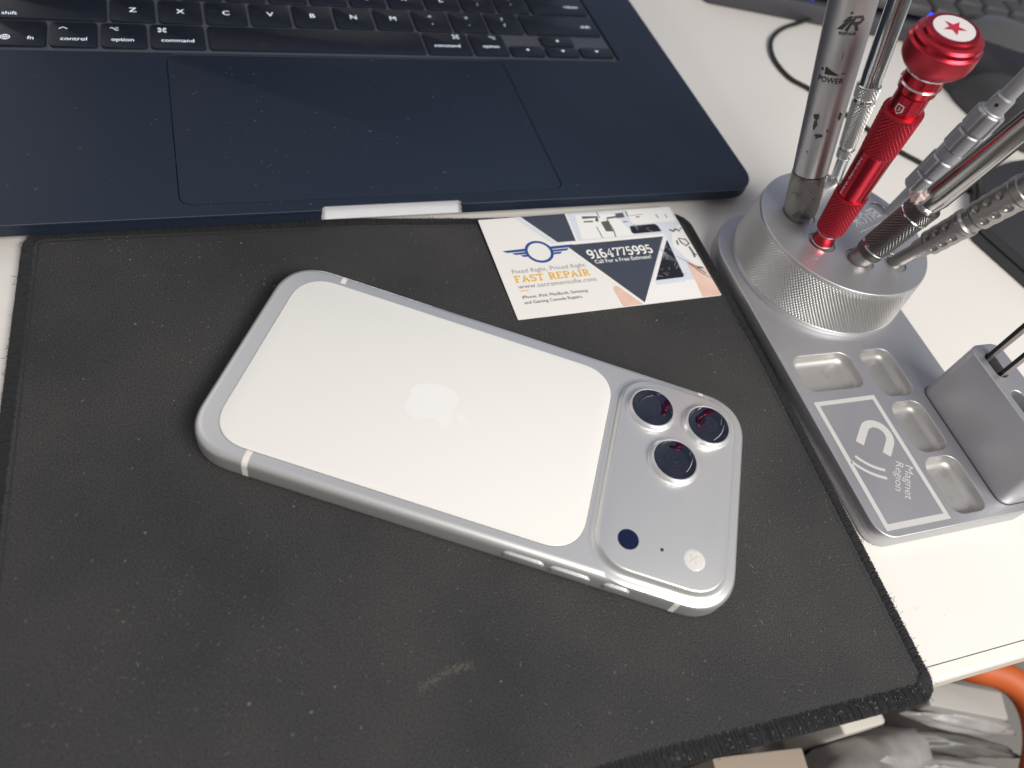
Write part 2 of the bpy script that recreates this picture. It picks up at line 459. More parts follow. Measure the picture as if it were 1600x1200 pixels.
# ------------------------------------------------------------------ mouse mat
mat_root = empty('desk_mat', (0, 0, 0), label='large black cloth desk mat with a stitched edge under the phone', cat='desk mat')
mo = rpoly([(-136.5, -104.5), (20, -103.0), (112.0, -105.2), (113.8, -45), (116.0, 20), (115.0, 99.0), (20, 98.9), (-25, 100.6), (-136.0, 98.2)], [7, 0, 6.5, 0, 0, 9, 0, 0, 6.5], 8)
mk('cloth', prof(mo, [(-.6, -3.0), (-.4, -.6), (-1.4, -.12), (-2.6, 0)]), M['mat'], mat_root)
# overlocked border : every thread loops over the edge
def dense(o, step):
    out = []
    N = len(o)
    for i in range(N):
        a = Vector(o[i]); b = Vector(o[(i + 1) % N]); L = (b - a).length
        n = max(1, int(round(L / step)))
        for k in range(n): out.append(tuple(a.lerp(b, k / n)))
    return out
V = []; F = []
path = dense(mo, .40)
NP = len(path)
for i in range(NP):
    p = Vector(path[i]); t = (Vector(path[(i + 2) % NP]) - Vector(path[i - 2])).normalized(); nrm = Vector((t.y, -t.x))
    j = random.uniform(-.2, .2); wob = random.uniform(.93, 1.06); sl = .5 + random.uniform(-.2, .2)
    pts = []
    side = 1 if p.y < -98 else .72
    for d, z, al in ((-4.6 * wob * side, -.06, -sl), (-3.6 * side, .22, -sl * .6), (-1.6 * side, .36 * wob, 0), (-.2, .1, .2), (.36, -.9, .3), (.2, -2.6, .4)):
        q = p + nrm * d + t * (al + j); pts.append((q.x, q.y, z))
    vf = tube(pts, .27 * random.uniform(.75, 1.2), 5, False)
    b = len(V); V += vf[0]; F += [tuple(k + b for k in f) for f in vf[1]]
for i in range(0, NP):                       # fuzz
    p = Vector(path[i]); t = (Vector(path[(i + 2) % NP]) - Vector(path[i - 2])).normalized(); nrm = Vector((t.y, -t.x))
    d = random.uniform(-3.5, .5); q = p + nrm * d
    if 18 < q.x < 117 and q.y > 44: continue
    a = random.uniform(0, 6.28); l = random.uniform(.5, 1.6)
    pts = [(q.x, q.y, .3), (q.x + l * .5 * math.cos(a), q.y + l * .5 * math.sin(a), .3 + random.uniform(.1, .6)), (q.x + l * math.cos(a), q.y + l * math.sin(a), .3 + random.uniform(-.2, .8))]
    vf = tube(pts, random.choice((.035, .05, .07)), 3, False); b = len(V); V += vf[0]; F += [tuple(k + b for k in f) for f in vf[1]]
mk('border_core', prof(mo, [(.1, -2.9), (.2, -1.2), (-.15, -.15), (-1.6, .16), (-2.8, .1), (-3.1, .01)], False, False), M['thread'], mat_root)
mk('stitched_border', (V, F), M['thread'], mat_root)
mk('seam', ribbon(offset(mo, -4.6), .5, .03, True), M['gap'], mat_root, smooth=False)
# dry smear on the cloth
V, F = [], []
for i in range(300):
    u = random.random(); x = -36 + 15 * u; y = -70.0 - 1.2 * (u - .5) ** 2 * 4 + 3.2 * u + random.gauss(0, .7)
    a = random.uniform(.2, .8); l = random.uniform(.15, .5)
    vf = ribbon([(x, y), (x + l * math.cos(a), y + l * math.sin(a))], .10, .03 + i * .0001); b = len(V); V += vf[0]; F += [tuple(k + b for k in f) for f in vf[1]]

# lint and dust lying on the mat
LV, LF = [], []
def fibre(x, y, l, w, z, curl):
    a = random.uniform(0, 6.28) if random.random() < .4 else random.gauss(.25, .5)
    pts = [(x, y)]
    for k in range(3):
        a += random.gauss(0, curl)
        pts.append((pts[-1][0] + l / 3 * math.cos(a), pts[-1][1] + l / 3 * math.sin(a)))
    return tube([(p[0], p[1], z + (.12 if k in (1, 2) else 0)) for k, p in enumerate(pts)], w / 2, 3, True)
for i in range(3600):
    x = random.uniform(-131, 110); y = -99 + 193 * random.random() ** 1.25
    if noise.noise(Vector((x * .03, y * .03, 1.7))) + .35 < random.random() * .8: continue
    q = random.random()
    if q < .94: vf = fibre(x, y, random.uniform(.10, .42), random.uniform(.05, .12), .05, .6)
    else: vf = fibre(x, y, random.uniform(.6, 1.6), random.uniform(.05, .11), .07, .5)
    b = len(LV); LV += vf[0]; LF += [tuple(k + b for k in f) for f in vf[1]]
for i in range(70):
    vf = fibre(random.uniform(20, 108), random.uniform(-103.6, -100.5), random.uniform(.3, 1.1), random.uniform(.06, .12), .62, .6)
    b = len(LV); LV += vf[0]; LF += [tuple(k + b for k in f) for f in vf[1]]
mk('lint', (LV, LF), M['lint'], kind='stuff')
mk('smear', (V, F), pbr('chalk_smear', (.125, .115, .095), .9), mat_root, smooth=False, label='short pale chalky smear', kind='stuff')

# ------------------------------------------------------------------ phone
PH = empty('smartphone', (0, 0, 0), (0, 0, R(-29)), label='silver and white smartphone lying face down on the black mat', cat='smartphone')
body = squircle(-81.7, 81.7, -38.9, 38.9, 15.0, 18, 2.3)
st = [(-1.6, .25), (-.7, .45), (-.15, 1.0), (0, 1.9), (0, 6.1)]
for k in range(1, 10):
    a = R(90 * k / 9); st.append((-2.5 * (1 - math.cos(a)), 6.1 + 2.5 * math.sin(a)))
mk('body', prof(body, st), M['silver'], PH, angle=50)
glass = squircle(-75.1, 34.8, -34.6, 33.4, 11.5, 14, 2.25)
mk('gap_line', prof(glass, [(.12, 8.3), (.12, 8.63)]), M['gap'], PH, smooth=False)
mk('back_glass', prof(glass, [(0, 8.3), (0, 8.80), (-.10, 8.92), (-.3, 8.98)]), M['white_glass'], PH)
# camera plateau
plo = squircle(38.7, 76.7, -35.1, 33.4, 11.0, 14, 2.3)
pst = [(3.9, 8.25), (3.1, 8.62), (2.5, 8.72), (1.9, 8.86), (1.35, 9.2), (.95, 9.8), (.62, 10.5), (.4, 10.85), (.16, 11.0), (0, 11.03)]
mk('camera_plateau', prof(plo, pst), M['silver'], PH, angle=50)
for i, (x, y) in enumerate(((48.1, 21.7), (67.2, 22.0), (57.6, 4.6))):
    ring = lathe([(10.98, 8.7), (11.05, 8.35), (11.2, 7.95), (11.45, 7.72), (12.7, 7.62), (12.9, 7.58), (13.0, 7.4), (13.0, 7.08), (12.94, 6.95), (12.7, 6.92)], 64, False, False)
    r = mk('lens_ring', ring, M['silver'], PH, loc=(x, y, 0), angle=50)
    mk('lens_glass', lathe([(12.3, 6.94), (12.82, 6.94), (12.9, 6.7), (12.92, 3.0), (12.925, .02)], 64), M['lens'], r)
    mk('lens_element', join(lathe([(12.925, 2.5), (12.955, 2.42), (12.925, 2.34)], 40, False, False), lathe([(12.925, 1.1), (12.95, 1.05), (12.925, 1.0)], 30, False, False)), M['lens_ring'], r)
ld = mk('depth_sensor', lathe([(10.9, 3.2), (11.06, 3.2), (11.08, 3.1), (11.08, .02)], 40), M['lidar'], PH, loc=(47.3, -26.1, 0))
fl = mk('flash', lathe([(10.9, 3.3), (11.08, 3.3), (11.2, 3.0), (11.26, 2.2), (11.28, .02)], 40), M['flash'], PH, loc=(67.3, -26.0, 0))
core = join(*[xf(slab(rrect(.5, 1.7, -.4, .4, .2, 3), 11.26, 11.36, .03), Matrix.Rotation(R(45 + 90 * k), 4, 'Z')) for k in range(4)], lathe([(11.26, .5), (11.4, .45), (11.42, .02)], 16))
mk('flash_emitter', core, M['flash_core'], fl)
mk('microphone_hole', lathe([(11.034, .55), (11.045, .5), (11.045, .02)], 16), M['gap'], PH, loc=(57.5, -26.0, 0))
# antenna bands : thin shells that follow the rounded rim
def rim_band(x0, x1, side, z0=1.0):
    pr = [(0.02, 1.4), (0.02, 6.1)]
    for k in range(1, 10):
        a = R(90 * k / 9); pr.append((-2.5 * (1 - math.cos(a)) + .02 * math.cos(a), 6.1 + 2.5 * math.sin(a) + .02 * math.sin(a)))
    pr.append((-4.3, 8.62))
    rings = []
    for x in (x0, x1):
        rings.append([(x, side * (38.9 + d), z) for d, z in pr])
    v, f = loft(rings, False, False, False)
    if side > 0: f = [t[::-1] for t in f]
    return v, f
for x in (-62.9, 64.2):
    for sd in (-1, 1):
        mk('antenna_band', rim_band(x, x + 1.7, sd), M['silver_band'], PH, angle=60)
def side_button(x0, x1):
    o = rrect(x0, x1, 3.3, 6.2, 1.4, 6)
    v, f = prof(o, [(0, 38.6), (0, 39.35), (-.12, 39.5), (-.3, 39.55)])
    return [(p[0], -p[2], p[1]) for p in v], f
for x0, x1 in ((14.3, 25.8), (28.2, 39.5), (44.0, 51.2)):
    mk('side_button_gap', ([(p[0], p[1] + .48, p[2]) for p in side_button(x0 - .3, x1 + .3)[0]], side_button(x0, x1)[1]), M['silver_band'], PH).name = 'button_surround'
    mk('side_button', side_button(x0, x1), M['silver'], PH)
# fruit emblem with a bite, top towards the camera end
ap = [(0, .30), (-.12, .36), (-.26, .38), (-.39, .29), (-.455, .10), (-.43, -.13), (-.34, -.36), (-.22, -.49), (-.10, -.49), (0, -.455), (.10, -.49), (.22, -.49), (.33, -.37), (.41, -.20), (.32, -.12), (.275, .03), (.30, .16), (.39, .27), (.28, .365), (.13, .36)]
leaf = [(.02, .43), (.03, .55), (.11, .65), (.22, .69), (.21, .57), (.13, .46)]
def emblem(pts):
    return [(-18.6 + p[1] * 17.5, -1.2 - p[0] * 17.5) for p in smooth_path([(a, b, 0) for a, b in pts], 5, True)]
mk('emblem', join(flat(emblem(ap), 9.01), flat(emblem(leaf), 9.01)), M['logo'], PH, smooth=False)

# ------------------------------------------------------------------ laptop
LP = empty('laptop', (154.2, 106.3, 6.0), (0, 0, R(2.14)), label='open dark navy laptop with a black keyboard, at the edge of the mat', cat='laptop')
lo = rpoly([(-340.4, 0), (-194.0, 0), (-193.2, 2.0), (-140.9, 2.0), (-140.1, 0), (0, 0), (0, 237.6), (-340.4, 237.6)], [13, .3, 1.2, 1.2, .3, 13, 13, 13], 8)
well = rrect(-309.5, -30.3, 98.2, 222, 2.2, 4)
tp = rrect(-241.8, -94.6, 6.0, 97.0, 4.5, 6)
mk('deck', curve_plate(lo, [well, tp], -1.3, 0, .18), M['laptop'], LP, angle=50)
mk('case', prof(rrect(-340.4, 0, 0, 237.6, 13, 8), [(-9, -5.5), (-4.0, -5.45), (-1.6, -5.2), (-.5, -4.7), (-.05, -4.3), (0, -4.25)]), M['laptop'], LP)
mk('case', prof(lo, [(0, -4.6), (0, -1.3)]), M['laptop'], LP)
mk('rim', ribbon(offset(lo, -.12), .22, .012, True), M['laptop_rim'], LP, smooth=False)
mk('trackpad', slab(offset(tp, -.28), -1.0, -.06, .12), M['trackpad'], LP)
mk('key_well', flat(offset(well, .2), -1.15), M['well'], LP, smooth=False)
for x, y in ((-20, 20), (-320, 20), (-20, 217), (-320, 217)):
    mk('foot', lathe([(-9.0, 7), (-6.2, 7.5), (-5.8, 7.5)], 24), M['rubber'], LP, loc=(x, y, 0))
# thumb notch scoop
nr = [(2.05, -.02), (1.9, -.5), (1.2, -2.0), (.35, -3.6), (-.06, -4.4)]
rings = []
for x, k in ((-194.2, 0), (-193.3, .75), (-192.3, 1.0), (-141.8, 1.0), (-140.8, .75), (-139.9, 0)):
    rings.append([(x, y if k else 2.05 * 0 - .02, z) if k == 0 else (x, y * k + (1 - k) * .0, z * 1.0) for y, z in nr])
v, f = loft(rings, False, False, False)
mk('thumb_notch', (v, f), M['notch'], LP, angle=60)
# keys
def key(x0, x1, y0, y1, legends=(), small=False):
    k = mk('key', slab(rrect(x0 + .7, x1 - .7, y0 + .7, y1 - .7, 1.6, 4), -1.1, -.05, .22, 0), M['key'], LP)
    for vf in legends: mk('legend', vf, M['legend'], k, smooth=False)
    return k
ZL = .0
def lab(s_, x, y, cap, c=True, sx=None, bold=.002):
    return text(s_, x, (x + sx) if sx else None, y, cap, ZL, bold, center=True if c else None)
bx = [-305.5, -284.5, -266.2, -247.7, -225.1, -129.4, -106.5, -87.8, -68.8]
def globe(cx, cy, r):
    return join(ribbon(circ(cx, cy, r, 20), .28, ZL, True), ribbon([(cx + .45 * r * math.cos(t), cy + r * math.sin(t)) for t in lin(0, 6.283, 17)], .22, ZL + .002),
                ribbon([(cx - r, cy), (cx + r, cy)], .22, ZL + .004), ribbon([(cx, cy - r), (cx, cy + r)], .22, ZL + .006))
def opt(cx, cy):
    return join(ribbon([(cx - 1.6, cy + .9), (cx - .6, cy + .9), (cx + .6, cy - .8), (cx + 1.6, cy - .8)], .36, ZL), ribbon([(cx + .4, cy + .9), (cx + 1.6, cy + .9)], .36, ZL + .002))
def cmd(cx, cy):
    q = .62; out = ribbon([(cx - q, cy - q), (cx + q, cy - q), (cx + q, cy + q), (cx - q, cy + q)], .3, ZL, True)
    for i, (a, b) in enumerate(((-1, -1), (1, -1), (1, 1), (-1, 1))):
        out = join(out, ribbon(circ(cx + a * 1.08, cy + b * 1.08, .46, 12), .3, ZL + .002 * (i + 1), True))
    return out
def caret(cx, cy): return ribbon([(cx - 1.5, cy - .7), (cx, cy + .6), (cx + 1.5, cy - .7)], .36, ZL)
y0, y1 = 100.9, 119.6
key(bx[0], bx[1], y0, y1, [globe(-299.3, 106.9, 1.6), lab('fn', -290.6, 105.6, 2.3)])
key(bx[1], bx[2], y0, y1, [caret(-279.3, 114.3), lab('control', -275.4, 105.6, 2.3)])
key(bx[2], bx[3], y0, y1, [opt(-260.6, 114.4), lab('option', -257.6, 105.8, 2.3)])
key(bx[3], bx[4], y0, y1, [cmd(-242.4, 114.6), lab('command', -236.6, 106.1, 2.3)])
key(bx[4], bx[5], y0, y1)
key(bx[5], bx[6], y0, y1, [cmd(-112.6, 116.0), lab('command', -118.6, 107.3, 2.3)])
key(bx[6], bx[7], y0, y1, [opt(-93.9, 116.0), lab('option', -96.6, 107.6, 2.3)])
tri = lambda cx, cy, a: flat([(cx + 1.1 * math.cos(R(a + d)), cy + 1.1 * math.sin(R(a + d))) for d in (0, 120, 240)], ZL)
key(bx[7], -69.0, y0, 110.4, [tri(-78.0, 106.6, 180)])
key(-69.0, -50.2, y0, 110.0, [tri(-59.2, 106.3, 270)])
key(-69.0, -50.2, 110.0, y1, [tri(-59.2, 115.0, 90)])
key(-50.2, -31.3, y0, 110.4, [tri(-40.3, 106.6, 0)])
# shift row
y0, y1 = 120.2, 139.0
key(-305.5, -262.6, y0, y1, [lab('shift', -301.3, 122.9, 2.3, False)])
for i, ch in enumerate(['Z', 'X', 'C', 'V', 'B', 'N', 'M']):
    cx = -253.3 + 18.85 * i
    key(cx - 9.4, cx + 9.4, y0, y1, [lab(ch, cx, 127.9 + .12 * i, 3.3, bold=.001)])
for i, (a, b) in enumerate((('<', ','), ('>', '.'), ('?', '/'))):
    cx = -253.3 + 18.85 * (7 + i)
    key(cx - 9.4, cx + 9.4, y0, y1, [lab(a, cx, 132.0, 2.4), lab(b, cx, 126.6, 2.6)])
key(-253.3 + 18.85 * 9 + 9.4, -31.3, y0, y1, [lab('shift', -38.5, 127.6, 2.3)])
# home row
y0, y1 = 139.6, 158.4
key(-305.5, -272.1, y0, y1, [lab('caps lock', -303.0, 142.3, 2.3, False)])
for i, ch in enumerate('ASDFGHJKL'):
    cx = -262.7 + 18.85 * i
    key(cx - 9.4, cx + 9.4, y0, y1, [lab(ch, cx, 147.0, 3.3, bold=.001)])
for i, (a, b) in enumerate(((':', ';'), ('"', "'"))):
    cx = -262.7 + 18.85 * (9 + i)
    key(cx - 9.4, cx + 9.4, y0, y1, [lab(a, cx, 151.0, 2.4), lab(b, cx, 145.6, 2.6)])
key(-262.7 + 18.85 * 10 + 9.4, -31.3, y0, y1, [lab('return', -40.0, 146.6, 2.3)])
for i in range(12):
    cx = -267.4 + 18.85 * i
    key(cx - 9.4, cx + 9.4, 159.0, 177.8)
# lid, standing open behind the keys
lid = empty('lid_hinge', (0, 0, 0))
lid.parent = LP; lid.location = Vector((0, 236, 1)) * S; lid.rotation_euler = (R(72), 0, 0); lid.name = 'lid'
mk('lid_shell', slab(rrect(-340.4, 0, 2, 232, 12, 8), -4, 0, .5), M['laptop'], lid)
mk('screen', slab(rrect(-334, -6.4, 12, 226, 6, 6), -.1, .15, .1), M['bezel'], lid)
# dust on the palm rest
V, F = [], []
for i in range(120):
    x = random.choice((random.uniform(-330, -4), random.gauss(-205, 30))); y = random.uniform(3, 97)
    vf = fibre(x, y, random.uniform(.2, .9) if random.random() < .9 else random.uniform(1, 2.6), random.uniform(.07, .2), .06, .7)
    b = len(V); V += vf[0]; F += [tuple(k + b for k in f) for f in vf[1]]
mk('dust', (V, F), M['dust'], LP, kind='stuff')

# ------------------------------------------------------------------ business card
CD = empty('business_card', (22.9, 45.8, 0), (R(1.0), 0, R(3.24)), label='glossy white phone repair business card at the top edge of the mat', cat='business card')
mk('card_stock', slab(rrect(0, 88.2, 0, 51.0, .4, 2), .12, .42, .05), M['card'], CD, smooth=False)
z = .46
pic = flat([(38.6, 50.9), (88.0, 50.9), (88.0, .1), (54.4, .1), (78.0, 33.2), (77.2, 35.2), (37.6, 35.2), (38.8, 50.0)], z)
mk('photo_print', pic, M['ink_pale'], CD, smooth=False)
whites = join(flat([(52.0, .1), (88.0, .1), (86.5, 9), (60, 10.6)], z + .02), flat([(40, 36), (64, 36), (60, 49), (42, 50)], z + .02), flat([(66, 42), (87, 42), (87.6, 50.5), (66, 50.5)], z + .02), flat([(86, 12), (88, 12), (88, 40), (82, 36), (79, 28)], z + .02))
mk('photo_highlights', whites, M['ink_white'], CD, smooth=False)
mk('slate_panel', join(flat([(18.2, 50.95), (37.7, 50.95), (36.9, 35.6), (28.9, 35.6)], z + .04), flat([(31.8, 33.6), (76.8, 33.9), (53.1, .9)], z + .04)), M['ink_slate'], CD, smooth=False)
mk('pale_stripe', flat([(15.2, 50.95), (17.6, 50.95), (28.3, 35.3), (26.5, 35.0)], z + .03), M['ink_pale'], CD, smooth=False)
mk('white_stripe', join(ribbon([(31.0, 33.0), (52.4, .2)], .9, z + .05), ribbon([(53.9, .2), (77.9, 33.6)], 1.1, z + .052), ribbon([(30.5, 34.7), (78.2, 34.9)], 1.1, z + .054), ribbon([(38.3, 50.9), (37.3, 35.2)], .8, z + .056)), M['ink_white'], CD, smooth=False)
mk('printed_thumb', flat(rpoly([(43.0, 9.0), (43.6, 10.8), (45.4, 10.0), (52.0, .15), (43.4, .15)], [0, 1, 1, 0, 0], 4), z + .06), M['ink_skin'], CD, smooth=False)
mk('printed_hand', flat(smooth_path([(79.2, .15, 0), (80.2, 9.5, 0), (80.6, 16.0, 0), (81.4, 18.6, 0), (84.0, 17.4, 0), (88.0, 14.0, 0)], 4) + [(88.0, .15)], z + .06), M['ink_skin'], CD, smooth=False)
mk('printed_broken_phone', join(flat(rpoly([(63.3, 36.7), (77.5, 36.8), (77.2, 40.0), (76.2, 41.4), (64.0, 41.2)], [1, .3, 1, 1, 1], 3), z + .07), flat(rpoly([(62.7, 11.0), (76.2, 11.2), (77.8, 32.0)], [.3, 1.2, .2], 4), z + .07)), M['ink_black'], CD, smooth=False)
mk('printed_phone_edge', flat([(62.2, 8.6), (75.6, 8.9), (76.2, 10.9), (62.5, 10.7)], z + .065), M['ink_pale'], CD, smooth=False)
cr = ([], [])
rc = random.Random(3)
for i in range(26):
    if i < 8: x, y = rc.uniform(65, 76), rc.uniform(37.4, 40.6)
    else:
        t = rc.random(); y = 12 + 18 * t; xm = 62.7 + (77.8 - 62.7) * (y - 11) / 21; x = rc.uniform(xm + .6, max(xm + .9, 76.2))
    a = rc.uniform(0, 6.28); pts = [(x, y)]
    for k in range(rc.randint(2, 3)):
        a += rc.gauss(0, .6); pts.append((pts[-1][0] + .8 * math.cos(a), pts[-1][1] + .8 * math.sin(a)))
    cr = join(cr, ribbon(pts, rc.uniform(.10, .22), z + .09 + i * .0008))
for i in range(6):
    cr = join(cr, ribbon([(73.4 - i * .3, 26.0 + .3 * i), (71.0 + 1.2 * i, 21.5 - .5 * i)], .14, z + .12 + i * .0008))
mk('printed_cracks', cr, M['ink_mid'], CD, smooth=False)
parts = join(ribbon([(44.6, 48.0), (51.2, 47.8), (50.4, 45.2)], 1.5, z + .07), ribbon([(44.4, 45.6), (48.6, 45.4)], .8, z + .072), ribbon([(55.5, 46.6), (61.2, 47.2), (62.6, 48.6)], 1.0, z + .074), flat([(60.0, 46.2), (64.0, 46.4), (64.2, 49.2), (60.4, 49.0)], z + .076),
             flat([(52.2, 39.3), (55.4, 39.0), (55.2, 45.2), (52.0, 44.8)], z + .078), ribbon([(55.4, 46.0), (55.8, 40), (55.3, 36)], .5, z + .08), ribbon([(49.0, 42.2), (49.2, 36)], .35, z + .082), ribbon([(52.4, 50.6), (52.3, 47.0)], .35, z + .084),
             ribbon([(66.0, 49.9), (65.7, 46.8)], .45, z + .086), ribbon([(79.2, 46.8), (79.6, 44.4)], .45, z + .088), ribbon([(83.6, 46.5), (83.8, 44.2)], .35, z + .090), ribbon([(66.2, 47.0), (73.0, 47.4)], .2, z + .092), ribbon([(62.0, 43.8), (64.4, 43.9)], .5, z + .094), ribbon([(69.2, 46.0), (71.0, 46.1)], .6, z + .096),
             ribbon([(81.6, 37.4), (83.0, 36.2), (84.6, 37.4), (86.2, 36.0)], 1.0, z + .098), ribbon([(86.6, 37.6), (87.6, 37.4)], .7, z + .1), ribbon([(82.0, 31.0), (81.6, 28.4)], .7, z + .102), ribbon([(83.4, 32.0), (86.4, 31.2), (87.0, 28.6), (85.0, 27.6), (83.6, 29.6)], .75, z + .104, True), ribbon([(86.2, 27.0), (86.4, 23.6), (86.0, 20.8)], .9, z + .106), ribbon([(86.4, 23.0), (87.4, 22.0)], .8, z + .108))
mk('printed_components', parts, M['ink_dark'], CD, smooth=False)
mk('printed_tweezers', join(ribbon([(77.6, 22.5), (81.0, 19.2), (84.0, 15.6), (86.8, 11.8)], [.15, .3, .6, .5], z + .11), ribbon([(81.2, 18.6), (84.6, 12.6), (87.8, 9.0)], [.2, .5, .3], z + .112), ribbon([(84.2, 15.4), (87.0, 15.0)], .9, z + .114)), M['ink_dark'], CD, smooth=False)
mk('wing_emblem', join(ribbon(circ(19.5, 31.5, 5.25, 36), 1.15, z + .07, True),
    flat([(4.8, 33.4), (14.3, 33.7), (14.1, 32.3), (6.2, 32.3)], z + .08), flat([(8.2, 31.9), (14.0, 31.95), (14.0, 30.9), (9.4, 30.9)], z + .08), flat([(11.2, 30.5), (14.3, 30.55), (14.7, 29.5), (12.3, 29.5)], z + .08),
    flat([(24.7, 33.7), (34.8, 33.9), (33.6, 32.4), (24.9, 32.3)], z + .08), flat([(25.0, 31.9), (32.4, 32.0), (31.2, 30.9), (25.0, 30.9)], z + .08), flat([(24.7, 30.5), (28.9, 30.5), (27.9, 29.5), (24.3, 29.5)], z + .08)), M['ink_blue'], CD, smooth=False)
mk('card_text', join(text('Fixed Right, Priced Right', 5.2, 35.9, 21.6, 2.1, z + .08, -.006), text('www.sacramentofix.com', 5.0, 37.6, 14.0, 2.2, z + .08, -.006)), M['ink_grey'], CD, smooth=False)
mk('card_text', join(text('iPhone, iPad, MacBook, Samsung', 5.0, 31.9, 9.2, 1.45, z + .08), text('and Gaming Console Repairs.', 5.0, 28.8, 6.6, 1.45, z + .08)), M['ink_dark'], CD, smooth=False)
mk('card_text', join(slab_text('FAST REPAIR', 4.9, 36.2, 17.1, 3.3, .62, z + .08), ribbon([(5.2, 12.9), (8.6, 12.9)], .4, z + .08)), M['ink_orange'], CD, smooth=False)
mk('card_text', join(slab_text('9164775995', 39.0, 68.4, 25.5, 4.6, .82, z + .08), text('Call For a Free Estimate!', 40.6, 66.2, 22.7, 1.9, z + .08, .012)), M['ink_white'], CD, smooth=False)

# ------------------------------------------------------------------ tool holder stand
TH = empty('tool_stand', (0, 0, 0), label='grey aluminium bench stand with knurled round top and milled trays', cat='tool stand')
plate_o = rpoly([(116.8, -59.2), (187.3, -59.2), (187.3, 92), (116.8, 92)], [7, 7, 26, 26], 12)
pk = [rpoly([(120.6, -1.8), (146.6, -1.8), (148.8, 14.5), (122.8, 14.5)], 4.5, 6),
      rpoly([(151.2, -7.6), (165.8, -7.2), (168.8, 14.0), (154.4, 14.2)], 4.5, 6),
      rpoly([(151.4, -31.6), (164.9, -31.4), (167.4, -11.2), (153.6, -9.8)], 4.5, 6),
      rpoly([(149.2, -55.6), (164.3, -55.6), (167.3, -34.6), (152.6, -33.6)], 4.5, 6)]
pk = [rrect(121.2, 147.6, -1.6, 14.4, 4.5, 6), rrect(152.4, 167.4, -7.3, 14.2, 4.5, 6), rrect(151.6, 166.2, -31.5, -10.4, 4.5, 6), rrect(150.6, 165.8, -55.6, -34.2, 4.5, 6)]
mk('base_plate', join(curve_plate(plate_o, pk, .4, 5.0, .45), prof(plate_o, [(-.9, -3.0), (-.3, -2.7), (0, -2.2), (0, .9)])), M['holder'], TH, angle=40)
for o in pk:
    rings = [[(x, y, z_) for x, y in offset(o, d)] for d, z_ in ((.05, 4.75), (-.1, 4.2), (-.25, 3.0), (-.7, 2.0), (-1.6, 1.25), (-2.6, 1.0))]
    v, f = loft(rings, False, True)
    f = [t[::-1] for t in f[:-1]] + [f[-1]]
    mk('tray_pocket', (v, f), M['pocket'], TH, angle=60)
# magnet marking
zz = 5.06
mk('marking_frame', join(flat([(120.4, -5.9), (120.4, -56.5), (122.2, -54.3), (122.2, -7.7)], zz), flat([(120.4, -56.5), (147.8, -56.5), (146.0, -54.3), (122.2, -54.3)], zz), flat([(147.8, -56.5), (147.8, -5.9), (146.0, -7.7), (146.0, -54.3)], zz), flat([(147.8, -5.9), (120.4, -5.9), (122.2, -7.7), (146.0, -7.7)], zz)), M['etch'], TH, smooth=False)
hs = [(129.6, -24.4)] + [(138.6 + 4.95 * math.cos(R(a)), -22.4 + 4.95 * math.sin(R(a))) for a in range(135, -46, -15)] + [(137.8, -30.2)]
mk('magnet_symbol', ribbon(hs, 3.1, zz), M['etch'], TH, smooth=False)
wv = lambda r, n=10: [(139.2 + r * math.cos(R(a)), -19.8 + r * math.sin(R(a))) for a in lin(212, 250, n)]
mk('magnet_symbol', join(ribbon(wv(17.0), 1.15, zz), ribbon(wv(20.2), 1.15, zz)), M['etch'], TH, smooth=False)
mk('marking_text', join(text('Magnet', 142.9, 157.4, -34.9, 2.9, zz, 0, rot=R(-125)), text('Region', 139.9, 152.4, -33.0, 2.9, zz, 0, rot=R(-125))), M['etch'], TH, smooth=False)
# round knurled pen stand
RC = (157.5, 57.5)
rt = [(5, 37.0), (27.6, 35.0)]
kn = knurl(rt, 7.0, 26.9, 1.35, .62, .5, 4)
mk('knurled_ring', xf(kn, Matrix.Translation((RC[0], RC[1], 0))), M['knurl'], TH, smooth=False)
mk('ring_foot', lathe([(4.9, 36.2), (5.0, 36.6), (6.0, 36.9), (7.0, 36.6), (7.2, 36.0)], 128, c=RC), M['holder_top'], TH)

pens = dict(
    laser=((141.0, 66.8), (1249, 335), (-.2122, .2070), 6.6),
    red=((142.9, 51.3), None, None, 4.9),
    dark=((154.9, 41.4), None, None, 5.2),
    dot=((170.3, 38.7), None, None, 4.3),
    hexa=((187.2, 64.4), None, None, 3.6),
    silver=((170.5, 86.6), None, None, 3.1))
hl = [circ(*pens[k][0], pens[k][3] + (.5 if k != 'laser' else 0), 36) for k in ('laser', 'red', 'dark', 'dot')]
hl += [circ(181.5, 69.0, 3.6, 30), circ(168.6, 84.0, 3.2, 30)]
mk('top_plate', curve_plate(circ(RC[0], RC[1], 34.9, 128), hl, 24.0, 27.5, .35), M['holder_top'], TH, angle=40)
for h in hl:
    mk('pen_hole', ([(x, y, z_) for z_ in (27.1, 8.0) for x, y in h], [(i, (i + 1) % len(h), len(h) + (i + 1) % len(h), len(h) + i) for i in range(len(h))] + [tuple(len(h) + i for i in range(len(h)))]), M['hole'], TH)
et = Matrix.Translation((164.6, 57.0, 27.56)) @ Matrix.Rotation(R(20), 4, 'Z')
mk('etched_lettering', xf(join(text('\u7c73\u4ecb\u9633', 0, 17.5, 1.6, 4.6, 0), ribbon([(-1.5, -1.2), (14.5, -1.2)], .28, 0), flat([(2.4, 11.2), (6.6, 11.8), (6.8, 13.4), (3.4, 14.4)], 0)), et), M['etch_soft'], TH, smooth=False)
